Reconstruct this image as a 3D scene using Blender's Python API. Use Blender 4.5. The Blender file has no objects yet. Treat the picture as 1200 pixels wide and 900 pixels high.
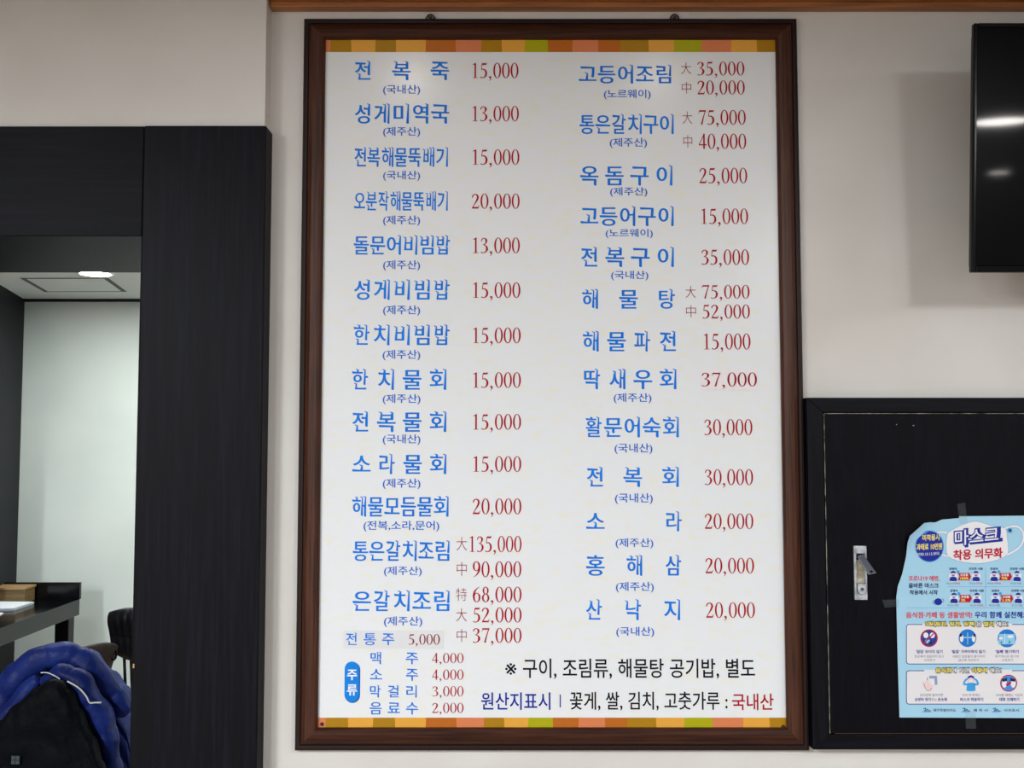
import bpy, math, random
from mathutils import Vector, Matrix, noise
from mathutils.geometry import tessellate_polygon, delaunay_2d_cdt
random.seed(7)
C = bpy.context.scene.collection
sc = bpy.context.scene
R = math.radians

# ------------------------------------------------------------ camera, light, exposure
FPX, PITCH, CZ = 1150.0, math.atan(68 / 1150), 1.5
CP, SP = math.cos(PITCH), math.sin(PITCH)
cam_d = bpy.data.cameras.new('camera')
cam_d.sensor_fit = 'HORIZONTAL'; cam_d.sensor_width = 36; cam_d.lens = FPX * 36 / 1200
cam_d.clip_start = 0.05
cam = bpy.data.objects.new('camera', cam_d); C.objects.link(cam)
cam.location = (0, 0, CZ); cam.rotation_euler = (math.pi / 2 + PITCH, 0, 0)
sc.camera = cam
sc.view_settings.view_transform = 'Standard'
sc.view_settings.look = 'None'
sc.view_settings.gamma = 1
sc.view_settings.use_curve_mapping = False
sc.view_settings.exposure = 0.16

w = bpy.data.worlds.new('world'); sc.world = w; w.use_nodes = True
w.node_tree.nodes['Background'].inputs[0].default_value = (0.75, 0.85, 1, 1)
w.node_tree.nodes['Background'].inputs[1].default_value = 0.4


def area(name, loc, target, sx, sy, power, col):
    l = bpy.data.lights.new(name, 'AREA'); l.shape = 'RECTANGLE'; l.size = sx; l.size_y = sy
    l.energy = power; l.color = col
    o = bpy.data.objects.new(name, l); C.objects.link(o); o.location = loc
    o.rotation_euler = (Vector(target) - Vector(loc)).to_track_quat('-Z', 'Y').to_euler()
    return o


# daylight through the shop windows behind the photographer; the back room gets an added side fill
area('window_daylight', (-0.6, -4.3, 1.15), (-0.3, 2.2, 0.95), 4.6, 1.7, 20, (0.88, 0.95, 1.0))
area('back_room_fill', (0.22, 3.7, 1.0), (-2.2, 4.6, 0.75), 1.1, 1.1, 12, (0.93, 1.0, 0.95))  # added fill for the back room, no window built here
# four unseen ceiling panels added to light the menu wall (their housings are built further down)
PANELS = [(-2.25, -0.8), (-2.25, -3.0), (1.8, -0.9), (3.3, 0.2)]
for (_x, _y), _p in zip(PANELS, (150, 150, 70, 36)):
    area('added_panel_lamp', (_x, _y, 2.568), (_x, _y - .0001, 0), .24, 1.1, _p, (0.91, 0.97, 1.0))


def P(px, py, Y):
    """point of the plane y = Y seen at photograph pixel (px, py)"""
    u, v = (px - 600) / FPX, (450 - py) / FPX
    t = Y / (CP - v * SP)
    return Vector((u * t, Y, CZ + t * (SP + v * CP)))


def PZ(px, py, Z):
    u, v = (px - 600) / FPX, (450 - py) / FPX
    t = (Z - CZ) / (SP + v * CP)
    return Vector((u * t, t * (CP - v * SP), Z))


# ------------------------------------------------------------ materials
def lin(c):
    out = []
    for x in c:
        x /= 255
        out.append(x / 12.92 if x <= .04045 else ((x + .055) / 1.055) ** 2.4)
    return (*out, 1)


MATS = {}


def mat(name, col, rough=.5, metal=0, spec=.25, coat=0, alpha=1, emit=None, trans=0):
    if name in MATS: return MATS[name]
    m = bpy.data.materials.new(name); m.use_nodes = True
    b = m.node_tree.nodes['Principled BSDF']
    b.inputs['Base Color'].default_value = lin(col)
    b.inputs['Roughness'].default_value = rough
    b.inputs['Metallic'].default_value = metal
    b.inputs['Specular IOR Level'].default_value = spec
    b.inputs['Coat Weight'].default_value = coat
    b.inputs['Alpha'].default_value = alpha
    b.inputs['Transmission Weight'].default_value = trans
    if emit:
        b.inputs['Emission Color'].default_value = (*emit[0], 1)
        b.inputs['Emission Strength'].default_value = emit[1]
    MATS[name] = m
    return m


def grain(name, c1, c2, scale=(1, 1, 1), nscale=8, rough=.5, bump=.0, spec=.5, detail=6, lo=.35, hi=.65, bscale=None, coat=0, dist=0.002):
    """noise stretched by 'scale' mixing two colours, and a bump"""
    if name in MATS: return MATS[name]
    m = mat(name, c1, rough, 0, spec, coat)
    nt = m.node_tree; N = nt.nodes; L = nt.links; b = N['Principled BSDF']
    tc = N.new('ShaderNodeTexCoord'); mp = N.new('ShaderNodeMapping')
    mp.inputs['Scale'].default_value = scale
    no = N.new('ShaderNodeTexNoise'); no.inputs['Scale'].default_value = nscale; no.inputs['Detail'].default_value = detail
    rp = N.new('ShaderNodeValToRGB')
    rp.color_ramp.elements[0].position = lo; rp.color_ramp.elements[0].color = lin(c1)
    rp.color_ramp.elements[1].position = hi; rp.color_ramp.elements[1].color = lin(c2)
    L.new(tc.outputs['Object'], mp.inputs[0]); L.new(mp.outputs[0], no.inputs['Vector'])
    L.new(no.outputs['Fac'], rp.inputs[0]); L.new(rp.outputs[0], b.inputs['Base Color'])
    if bump:
        bp = N.new('ShaderNodeBump'); bp.inputs['Strength'].default_value = bump; bp.inputs['Distance'].default_value = dist
        if bscale:
            n2 = N.new('ShaderNodeTexNoise'); n2.inputs['Scale'].default_value = bscale; n2.inputs['Detail'].default_value = 3
            L.new(tc.outputs['Object'], n2.inputs['Vector']); L.new(n2.outputs['Fac'], bp.inputs['Height'])
        else:
            L.new(no.outputs['Fac'], bp.inputs['Height'])
        L.new(bp.outputs[0], b.inputs['Normal'])
    return m


M_wall = grain('white_wallpaper', (212, 208, 203), (220, 217, 213), (1, 1, 1), 3, .85, .25, .3, bscale=260, dist=.0006)
M_wall2 = grain('back_room_wallpaper', (214, 222, 218), (222, 228, 224), (1, 1, 1), 3, .85, .2, .3, bscale=260, dist=.0006)
M_ceil = grain('ceiling_paint', (212, 214, 212), (220, 221, 219), (1, 1, 1), 2, .9, .1, .2, bscale=120, dist=.0006)
M_floor = grain('floor_wood', (116, 100, 88), (142, 124, 108), (8, 1, 1), 3, .5, .1)
M_bv = grain('black_laminate_upright', (10, 10, 15), (19, 20, 30), (14, 14, .6), 9, .5, .35, .11, lo=.42, hi=.72, dist=.0008)
M_bh = grain('black_laminate_level', (9, 9, 14), (17, 18, 27), (.6, 14, 14), 9, .5, .35, .10, lo=.42, hi=.72, dist=.0008)
M_bdoor = grain('black_door_laminate', (9, 9, 14), (14, 14, 23), (9, 9, 1), 14, .5, .2, .08, lo=.4, hi=.7, dist=.0006)
M_fv = grain('walnut_upright', (54, 31, 22), (84, 48, 34), (30, 30, 1.2), 6, .42, .12, .25, dist=.0008)
M_fedge = mat('walnut_dark_edge', (36, 22, 20), .45, 0, .25)
M_fh = grain('walnut_level', (46, 26, 18), (72, 40, 28), (1.2, 30, 30), 6, .42, .12, .15, dist=.0008)
M_pineceil = grain('pine_ceiling_boards', (70, 47, 33), (94, 64, 44), (1.2, 14, 14), 4, .55, .1, .2)
M_trim = grain('orange_pine', (132, 84, 48), (176, 112, 62), (1.2, 20, 20), 5, .45, .1, .4, lo=.3, hi=.7)
M_paper = grain('hanji_print_sheet', (232, 232, 226), (230, 233, 237), (1, 1, 3.2), 34, .24, 0, .35, detail=9, lo=.36, hi=.46)
M_tv = mat('television_glass', (2, 2, 4), .30, 0, .05, .30); M_tv.node_tree.nodes['Principled BSDF'].inputs['Coat Roughness'].default_value = .045
M_bezel = mat('television_bezel', (5, 5, 9), .2, 0, .22)
M_dark = mat('dark_plastic', (16, 16, 18), .45)
M_chrome = grain('worn_chrome', (158, 166, 176), (222, 226, 232), (1, 1, 1), 70, .3, .3, .5); M_chrome.node_tree.nodes['Principled BSDF'].inputs['Metallic'].default_value = .35
M_steel = mat('dull_grey_steel', (108, 112, 124), .38, .7)
M_pale = grain('worn_board_edge', (22, 22, 28), (160, 154, 138), (1, 1, 1), 46, .7, 0, lo=.36, hi=.62)
M_beige = grain('dusty_zinc', (150, 142, 122), (188, 182, 164), (1, 1, 1), 90, .5, 0)
M_screw = mat('screw_metal', (70, 66, 60), .35, .8)
M_gap = mat('shadow_gap', (6, 6, 8), .8)
M_deskt = mat('black_lacquer', (8, 9, 12), .14, 0, .4)
M_pine = grain('light_wood_box', (104, 84, 52), (128, 104, 66), (2, 2, 30), 6, .5, .1)
M_pinel = grain('light_wood_lid', (150, 116, 74), (172, 136, 92), (2, 20, 30), 6, .5, .1)
M_sheet = mat('white_paper', (226, 230, 238), .7)
M_brown = grain('brown_leather', (34, 22, 17), (46, 31, 24), (1, 1, 1), 30, .5, .2, .2, bscale=400, dist=.0005)
M_bleather = grain('black_leather', (13, 14, 20), (20, 21, 28), (1, 1, 1), 30, .4, .2, .25, bscale=400, dist=.0005)
M_leg = mat('black_steel_tube', (14, 14, 17), .35, .4)
M_blue = grain('royal_blue_nylon', (16, 30, 90), (28, 48, 122), (1, 1, 1), 9, .46, .6, .16, bscale=34, dist=.008)
M_navy = grain('black_navy_nylon', (5, 8, 13), (9, 13, 20), (1, 1, 1), 9, .6, .8, .07, bscale=26, dist=.008)
M_refl = mat('white_piping', (214, 214, 206), .5)
M_tape = mat('clear_tape', (150, 160, 160), .4, 0, .1, alpha=.05)
I_blue = grain('blue_ink', (6, 112, 216), (16, 126, 232), (1, 1, 1), 4, .4, 0, .12)
I_sub = mat('steel_blue_ink', (28, 100, 205), .4, 0, .12)
I_red = mat('crimson_ink', (168, 6, 22), .4, 0, .12)
I_redp = mat('patch_red_ink', (136, 14, 30), .4, 0, .12)
I_han = mat('brown_red_ink', (150, 40, 50), .35)
I_black = mat('black_ink', (14, 12, 22), .4, 0, .12)
I_navy = mat('navy_ink', (14, 40, 150), .4, 0, .12)
I_white = mat('white_ink', (236, 240, 246), .3)
STR = {k: mat('stripe_' + k, c, .4, 0, .15) for k, c in dict(salmon=(216, 128, 84), olive=(172, 126, 24), amber=(226, 164, 66), brown=(186, 104, 34), green=(172, 168, 20), ).items()}


# ------------------------------------------------------------ building helpers
class MB:
    def __init__(s): s.v = []; s.f = []; s.mi = []; s.mats = []; s.m = 0
    def use(s, m):
        if m not in s.mats: s.mats.append(m)
        s.m = s.mats.index(m); return s
    def add(s, vs, fs):
        n = len(s.v); s.v += [Vector(p) for p in vs]; s.f += [tuple(i + n for i in f) for f in fs]; s.mi += [s.m] * len(fs); return s
    def box(s, x0, x1, y0, y1, z0, z1):
        return s.add([(x0, y0, z0), (x1, y0, z0), (x1, y1, z0), (x0, y1, z0), (x0, y0, z1), (x1, y0, z1), (x1, y1, z1), (x0, y1, z1)],
                     [(0, 3, 2, 1), (4, 5, 6, 7), (0, 1, 5, 4), (1, 2, 6, 5), (2, 3, 7, 6), (3, 0, 4, 7)])
    def tube(s, pts, rad, n=10, cap=True, flat=1.0, up=None):
        pts = [Vector(p) for p in pts]; k = len(pts)
        rs = rad if isinstance(rad, (list, tuple)) else [rad] * k
        vs = []; prev = up or Vector((0, 0, 1))
        for i, p in enumerate(pts):
            d = (pts[min(i + 1, k - 1)] - pts[max(i - 1, 0)]).normalized()
            a = prev - d * prev.dot(d)
            if a.length < 1e-4: a = d.orthogonal()
            a.normalize(); b = d.cross(a); prev = a
            for j in range(n):
                t = 2 * math.pi * j / n
                vs.append(p + rs[i] * (math.cos(t) * a * flat + math.sin(t) * b))
        fs = [(i * n + j, i * n + (j + 1) % n, (i + 1) * n + (j + 1) % n, (i + 1) * n + j) for i in range(k - 1) for j in range(n)]
        if cap: fs += [tuple(range(n - 1, -1, -1)), tuple((k - 1) * n + j for j in range(n))]
        return s.add(vs, fs)
    def cyl(s, c, axis, r, h, n=20, r2=None):
        c = Vector(c); a = Vector(axis).normalized()
        return s.tube([c, c + a * h], [r, r if r2 is None else r2], n)
    def grid(s, fn, nu, nv):
        return s.add([fn(i / nu, j / nv) for j in range(nv + 1) for i in range(nu + 1)],
                     [(j * (nu + 1) + i, j * (nu + 1) + i + 1, (j + 1) * (nu + 1) + i + 1, (j + 1) * (nu + 1) + i) for j in range(nv) for i in range(nu)])
    def build(s, name, m=None, root=None, label=None, kind=None, bevel=0, seg=2, smooth=False, sub=0, rawlocal=False):
        o_ = Vector((0, 0, 0)) if (root is None or rawlocal) else origin(root)
        me = bpy.data.meshes.new(name)
        me.from_pydata([p - o_ for p in s.v], [], s.f)
        for mm in (s.mats or [m]): me.materials.append(mm)
        if s.mats: me.polygons.foreach_set('material_index', s.mi)
        if smooth: me.polygons.foreach_set('use_smooth', [True] * len(me.polygons))
        me.update()
        o = bpy.data.objects.new(name, me); C.objects.link(o)
        if root: o.parent = root
        if label: o['label'] = label
        if kind: o['kind'] = kind
        if bevel:
            b = o.modifiers.new('bevel', 'BEVEL'); b.width = bevel; b.segments = seg; b.limit_method = 'ANGLE'
        if sub:
            b = o.modifiers.new('sub', 'SUBSURF'); b.levels = sub; b.render_levels = sub
        return o


def origin(o):
    p = Vector((0, 0, 0))
    while o: p = p + o.location; o = o.parent
    return p


def thing(name, label, cat, loc=(0, 0, 0), rot=(0, 0, 0), group=None, kind=None):
    o = bpy.data.objects.new(name, None); C.objects.link(o); o.location = loc; o.rotation_euler = rot
    o.empty_display_size = .05
    if kind: o['kind'] = kind
    else: o['label'] = label; o['category'] = cat
    if group: o['group'] = group
    return o


def tag(o, label, cat, group=None):
    o['label'] = label; o['category'] = cat
    if group: o['group'] = group
    return o


def box(name, m, x0, x1, y0, y1, z0, z1, root=None, bevel=0, label=None, kind=None):
    return MB().box(x0, x1, y0, y1, z0, z1).build(name, m, root, label, kind, bevel)


# ------------------------------------------------------------ lettering
_raw = {}


def raw(txt):
    if txt in _raw: return _raw[txt]
    cu = bpy.data.curves.new('t', 'FONT'); cu.body = txt; cu.size = 1; cu.resolution_u = 4
    o = bpy.data.objects.new('t', cu); C.objects.link(o)
    me = o.evaluated_get(bpy.context.evaluated_depsgraph_get()).to_mesh()
    v = [(p.co.x, p.co.y) for p in me.vertices]; f = [tuple(p.vertices) for p in me.polygons]
    bpy.data.objects.remove(o); bpy.data.curves.remove(cu)
    _raw[txt] = (v, f)
    return v, f


def prefetch(chars):
    """evaluate every character, alone and doubled, as rows of one text object"""
    rows = list(chars) + [c + c for c in chars]
    cu = bpy.data.curves.new('t', 'FONT'); cu.size = 1; cu.resolution_u = 4; cu.space_line = 3; cu.body = '\n'.join(rows)
    o = bpy.data.objects.new('t', cu); C.objects.link(o)
    me = o.evaluated_get(bpy.context.evaluated_depsgraph_get()).to_mesh()
    row = [int((1.7 - p.co.y) // 3) for p in me.vertices]
    for r in rows: _raw[r] = ([], [])
    at = []
    for p, r in zip(me.vertices, row):
        v = _raw[rows[r]][0]; at.append(len(v)); v.append((p.co.x, p.co.y + 3 * r))
    for f in me.polygons: _raw[rows[row[f.vertices[0]]]][1].append(tuple(at[i] for i in f.vertices))
    bpy.data.objects.remove(o); bpy.data.curves.remove(cu)


prefetch("!%'(),.0123456789:·※中大特가간갈감강거건걸게겨고곳공과구국귀급기김까께꽃나낙내노는대도독돌돔두들듬등딱때또뚝라람렇로록료루류률르른리림마막만말맥멀면모무문물미밀바밥방배별복부분비빔사산삼새생서성소손수숙스시식실쌀씻않어에역염예오옥올옮와요용우울원웨으은음의이자작적전점접제조주죽지집착천춧치침카코크탕태터통특파페폐포표하한할함해홍화환활회후")


def loops_of(ch):
    v, f = raw(ch)
    # weld doubles, collect boundary edges (each with its face on the left)
    key = {}; idx = []
    for p in v:
        k = (round(p[0], 4), round(p[1], 4)); idx.append(key.setdefault(k, len(key)))
    pts = list(key); ed = {}
    for q in f:
        q = [idx[i] for i in q]
        ar = sum(pts[q[i]][0] * pts[q[(i + 1) % len(q)]][1] - pts[q[(i + 1) % len(q)]][0] * pts[q[i]][1] for i in range(len(q)))
        if ar < 0: q = q[::-1]
        for i in range(len(q)):
            a, b = q[i], q[(i + 1) % len(q)]
            if a == b: continue
            if (b, a) in ed: del ed[(b, a)]
            else: ed[(a, b)] = 1
    nxt = {}
    for a, b in ed: nxt.setdefault(a, []).append(b)
    out = []
    while nxt:
        a = next(iter(nxt)); lp = [a]
        while True:
            b = nxt[lp[-1]].pop()
            if not nxt[lp[-1]]: del nxt[lp[-1]]
            if b == lp[0]: break
            lp.append(b)
            if b not in nxt: break
        if len(lp) > 2: out.append([pts[i] for i in lp])
    return out


def offset_loop(lp, ox, oy):
    n = len(lp); out = []
    for i in range(n):
        a, b, c = Vector(lp[i - 1]), Vector(lp[i]), Vector(lp[(i + 1) % n])
        d1 = (b - a); d2 = (c - b)
        if d1.length < 1e-6 or d2.length < 1e-6: out.append((b.x, b.y)); continue
        d1.normalize(); d2.normalize()
        n1 = Vector((d1.y, -d1.x)); n2 = Vector((d2.y, -d2.x))
        m = n1 + n2
        if m.length < .3: m = n1
        m = m / max(.5, m.length_squared / 2)
        out.append((b.x + m.x * ox, b.y + m.y * oy))
    return out


def brush(lp):
    """give upright strokes the slanted, spurred head of brush-style lettering and level strokes a raised end"""
    n = len(lp); out = []
    for i in range(n):
        z, a, b, c = [Vector(lp[(i + k) % n]) for k in (-1, 0, 1, 2)]
        e = b - a
        w_ = e.length
        if .04 < w_ < .16 and abs(e.y) < .02 and e.x < 0 and (a - z).y > .1 and abs((a - z).x) < .03 and (b - c).y > .1 and abs((b - c).x) < .03:
            # head of an upright: a right, b left
            out += [(a.x, a.y - .012), (b.x + w_ * .25, b.y + .012), (b.x - .042, b.y + .034), (b.x - .030, b.y + .004), (b.x, b.y - .035)]
        elif .04 < w_ < .16 and abs(e.y) < .02 and e.x > 0 and (z - a).y > .1 and abs((a - z).x) < .03 and (c - b).y > .1 and abs((b - c).x) < .03:
            # foot of an upright: a left, b right
            out += [(a.x, a.y + .022), (a.x + w_ * .45, a.y - .004)]
        elif .03 < w_ < .13 and abs(e.x) < .02 and e.y < 0 and (z - a).x > .1 and abs((a - z).y) < .03 and (c - b).x > .1:
            # left end of a level stroke
            out += [(a.x - .006, a.y + .03), (a.x - .022, a.y + .02)]
        else:
            out.append((a.x, a.y))
    return out


def fill(ls):
    """triangles of the area wound round by the loops (outer loops run anticlockwise, holes clockwise)"""
    pts = []; ed = []; segs = []
    for l in ls:
        n0 = len(pts); k = len(l)
        pts += [Vector(p) for p in l]; ed += [(n0 + i, n0 + (i + 1) % k) for i in range(k)]
        segs += [(l[i], l[(i + 1) % k]) for i in range(k)]
    r = delaunay_2d_cdt(pts, ed, [], 0, 1e-5)
    v = [(p.x, p.y) for p in r[0]]; f = []
    for t in r[2]:
        x = sum(v[i][0] for i in t) / len(t); y = sum(v[i][1] for i in t) / len(t); wn = 0
        for (x1, y1), (x2, y2) in segs:
            if (y1 > y) != (y2 > y) and x < (x2 - x1) * (y - y1) / (y2 - y1) + x1: wn += 1 if y2 > y1 else -1
        if wn: f.append(tuple(t))
    return v, f


_gl = {}


def glyph(ch, style):
    k = (ch, style)
    if k in _gl: return _gl[k]
    ox, oy = {'brush': (.022, .004), 'brushthin': (.012, .004), 'sans': (.004, .003), 'light': (-.012, -.012), 'medium': (.011, .009), 'bold': (.026, .022), 'black': (.034, .028), 'halo': (.065, .065), 'rim': (.10, .10)}[style]
    ls = loops_of(ch)
    if style.startswith('brush'): ls = [brush(l) for l in ls]
    ls = [offset_loop(l, ox, oy) for l in ls]
    v = [p for l in ls for p in l]
    f = []
    if ls:
        v, f = fill(ls)
    # same winding for all
    f = [t if (v[t[1]][0] - v[t[0]][0]) * (v[t[2]][1] - v[t[0]][1]) - (v[t[2]][0] - v[t[0]][0]) * (v[t[1]][1] - v[t[0]][1]) > 0 else t[::-1] for t in f]
    _gl[k] = (v, f)
    return v, f


def adv(ch):
    k = ('adv', ch)
    if k not in _gl:
        if ch == ' ': _gl[k] = .30
        else:
            a = max(x for x, y in raw(ch)[0]); b = max(x for x, y in raw(ch + ch)[0]); _gl[k] = b - a
    return _gl[k]


def lay_text(txt, style):
    """flat layout in em units"""
    x = 0; V = []; F = []
    for ch in txt:
        if ch != ' ':
            v, f = glyph(ch, style); n = len(V)
            V += [(a + x, b, 0) for a, b in v]; F += [tuple(i + n for i in t) for t in f]
        x += adv(ch)
    return V, F


def lay_spread(txt, W, gmax, style):
    """glyphs justified over W pixels, each at most gmax pixels wide"""
    ch = [c for c in txt if c != ' ']; n = len(ch); g = min(gmax, W / n * .96)
    pitch = (W - g) / max(1, n - 1) / g * .84
    V = []; F = []
    for i, c in enumerate(ch):
        v, f = glyph(c, style); m = len(V)
        vowel = (ord(c) - 0xAC00) // 28 % 21
        k_ = .06 if n >= 6 else 0
        want = .70 + k_ if vowel < 8 or vowel == 20 else .73 + k_ if vowel in (9, 10, 11, 14, 15, 16, 19) else .83
        a0 = min(a for a, b in v); a1 = max(a for a, b in v)
        # heads: an upright vowel sits a little right of the cell centre
        cx_ = .42 + (.02 if want < .8 and n > 6 else 0)
        v = [(cx_ + (a - (a0 + a1) / 2) * want / (a1 - a0), b) for a, b in v]
        V += [(a + i * pitch, b, 0) for a, b in v]; F += [tuple(k + m for k in t) for t in f]
    return V, F


def spline(pts, n=7):
    pts = [Vector(p) for p in pts]
    if len(pts) == 2: return pts
    out = []
    for i in range(len(pts) - 1):
        p0 = pts[max(i - 1, 0)]; p1 = pts[i]; p2 = pts[i + 1]; p3 = pts[min(i + 2, len(pts) - 1)]
        for k in range(n):
            t = k / n
            out.append(.5 * ((2 * p1) + (p2 - p0) * t + (2 * p0 - 5 * p1 + 4 * p2 - p3) * t * t + (3 * p1 - p0 - 3 * p2 + p3) * t ** 3))
    out.append(pts[-1])
    return out


def g_stroke(pts):
    s = spline(pts); v = []
    for i, p in enumerate(s):
        d = (s[min(i + 1, len(s) - 1)] - s[max(i - 1, 0)]).to_2d().normalized()
        nn = Vector((-d.y, d.x)) * p.z / 2
        v += [(p.x + nn.x, p.y + nn.y), (p.x - nn.x, p.y - nn.y)]
    return v, [(2 * i, 2 * i + 1, 2 * i + 3, 2 * i + 2) for i in range(len(s) - 1)]


def g_ring(cx, cy, rx, ry, ix, iy, n=28):
    v = []
    for i in range(n):
        t = 2 * math.pi * i / n
        v += [(cx + rx * math.cos(t), cy + ry * math.sin(t)), (cx + ix * math.cos(t), cy + iy * math.sin(t))]
    return v, [(2 * i, (2 * i + 2) % (2 * n), (2 * i + 3) % (2 * n), 2 * i + 1) for i in range(n)]


def g_poly(*p):
    v = list(p)
    return v, [tuple(t) for t in tessellate_polygon([[Vector((x, y, 0)) for x, y in v]])]


def g_disc(cx, cy, r, n=16):
    return [(cx + r * math.cos(6.2832 * i / n), cy + r * math.sin(6.2832 * i / n)) for i in range(n)], [tuple(range(n))]


DIG = {
    '0': [g_ring(.25, .5, .235, .515, .135, .472)],
    '1': [g_poly((.205, 0), (.3, 0), (.3, 1.01), (.27, 1.01), (.09, .9), (.09, .868), (.205, .89)), g_poly((.1, 0), (.4, 0), (.4, .032), (.1, .032))],
    '2': [g_stroke([(.06, .73, .05), (.09, .87, .07), (.22, .965, .06), (.35, .88, .1), (.375, .73, .11), (.32, .55, .1), (.2, .32, .06), (.05, .05, .04)]), g_poly((.03, 0), (.41, 0), (.47, .22), (.44, .22), (.385, .105), (.05, .105))],
    '3': [g_stroke([(.05, .77, .05), (.11, .91, .065), (.22, .965, .05), (.335, .88, .1), (.35, .76, .11), (.29, .61, .06), (.16, .54, .035)]), g_stroke([(.16, .54, .035), (.3, .49, .06), (.385, .34, .115), (.37, .18, .11), (.27, .05, .06), (.14, .02, .05), (.04, .07, .085)])],
    '4': [g_poly((.275, 0), (.37, 0), (.37, 1.01), (.275, 1.01)), g_stroke([(.34, .99, .05), (.025, .28, .04)]), g_poly((.01, .23), (.48, .23), (.48, .305), (.01, .305))],
    '5': [g_poly((.12, .87), (.39, .87), (.44, 1.02), (.39, .985), (.14, .985)), g_stroke([(.14, .93, .045), (.1, .55, .035)]), g_stroke([(.09, .555, .04), (.23, .585, .07), (.355, .47, .1), (.385, .3, .115), (.35, .14, .1), (.24, .03, .06), (.12, .02, .05), (.04, .07, .085)])],
    '6': [g_stroke([(.42, 1.0, .02), (.27, .88, .06), (.13, .67, .1), (.085, .42, .115), (.09, .28, .1)]), g_ring(.255, .3, .215, .315, .115, .272)],
    '7': [g_poly((.07, .885), (.42, .885), (.47, .93), (.47, .99), (.06, .99), (.02, .76), (.05, .76)), g_stroke([(.44, .96, .05), (.32, .55, .06), (.2, 0, .095)])],
    '8': [g_ring(.25, .755, .175, .26, .085, .215), g_ring(.25, .27, .215, .285, .11, .238)],
    '9': [g_ring(.245, .695, .215, .32, .115, .275), g_stroke([(.41, .72, .1), (.41, .58, .115), (.37, .34, .1), (.23, .12, .06), (.07, 0, .02)])],
    ',': [g_disc(.1, .055, .07), g_stroke([(.135, .06, .07), (.135, -.06, .055), (.05, -.19, .02)])],
}


def lay_digits(txt):
    x = 0; V = []; F = []
    for ch in txt:
        for k, (v, f) in enumerate(DIG[ch]):
            n = len(V); V += [(a + x, b, k * .00002) for a, b in v]
            for t in f:
                a, b, c = v[t[0]], v[t[1]], v[t[2]]
                F.append(tuple(i + n for i in (t if (b[0] - a[0]) * (c[1] - a[1]) - (c[0] - a[0]) * (b[1] - a[1]) > 0 else t[::-1])))
        x += .28 if ch == ',' else .52
    return V, F


def fit_px(VF, x0, x1, y0, y1, Y, ref=None):
    """put a flat layout into the upright rectangle of plane y=Y that covers pixels x0..x1, y0..y1"""
    V, F = VF
    ax0 = min(v[0] for v in V); ax1 = max(v[0] for v in V)
    ay0, ay1 = ref if ref else (min(v[1] for v in V), max(v[1] for v in V))
    xm, ym = (x0 + x1) / 2, (y0 + y1) / 2
    X0, X1 = P(x0, ym, Y).x, P(x1, ym, Y).x; Z1, Z0 = P(xm, y0, Y).z, P(xm, y1, Y).z
    return [(X0 + (v[0] - ax0) / (ax1 - ax0) * (X1 - X0), Y - v[2], Z0 + (v[1] - ay0) / (ay1 - ay0) * (Z1 - Z0)) for v in V], F


def letters(name, VF, px, Y, m, root, ref=None):
    v, f = fit_px(VF, *px, Y, ref)
    return MB().add(v, f).build(name, m, root)


# ------------------------------------------------------------ the setting
WY = 2.2                                   # the menu wall
XR = P(311, 100, 2.155).x                  # right end of the wall over the passage
colx1 = P(306.5, 520, 2.145).x             # black post, right edge
colx0 = P(160.5, 520, 2.145).x
HT = P(150, 147, 2.145).z                  # top of black header
HB = P(100, 276.5, 2.145).z                # its underside
RX0, RX1, RY0 = -3.6, 4.2, -4.6
CE = 2.6
FB = 2.615                                 # far side of the thick wall
BC = 2.23; BY = 5.0                        # back room ceiling and end wall
box('floor', M_floor, RX0, RX1, RY0, BY + .1, -.1, 0, kind='structure')
box('ceiling', M_pineceil, RX0, RX1, RY0, FB, CE, CE + .1, kind='structure')
box('wall_front', M_wall, colx1 - .01, RX1, WY, FB, 0, CE, kind='structure')
box('wall_over_passage', M_wall, RX0, XR, 2.155, FB, HT, CE, kind='structure')
M_beigewall = grain('tan_wallpaper', (156, 145, 132), (166, 155, 142), (1, 1, 1), 3, .85, .2, .2, bscale=200, dist=.0006)
box('wall_right', M_beigewall, RX1, RX1 + .1, RY0, BY + .1, 0, CE + .1, kind='structure')
box('wall_left', M_beigewall, RX0 - .1, RX0, RY0, BY + .1, 0, CE + .1, kind='structure')
# rear wall with the shop window opening
wb = MB()
wb.box(RX0, RX1, RY0 - .1, RY0, 0, .25).box(RX0, RX1, RY0 - .1, RY0, 2.05, CE)
wb.box(RX0, -2.95, RY0 - .1, RY0, .25, 2.05).box(1.75, RX1, RY0 - .1, RY0, .25, 2.05)
wb.build('wall_rear', M_beigewall, kind='structure')
# back room
box('wall_back_room_end', M_wall2, RX0, .4, BY, BY + .1, 0, BC + .1, kind='structure')
box('wall_back_room_right', M_wall2, .3, .4, FB, BY, 0, BC + .1, kind='structure')
bc = box('ceiling_back_room', M_ceil, RX0, .4, FB, BY, BC, BC + .1, kind='structure')
box('trim_1', mat('dark_cornice', (20, 24, 28), .5), -2.5, .3, BY - .025, BY, BC - .013, BC, kind='structure')
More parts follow.
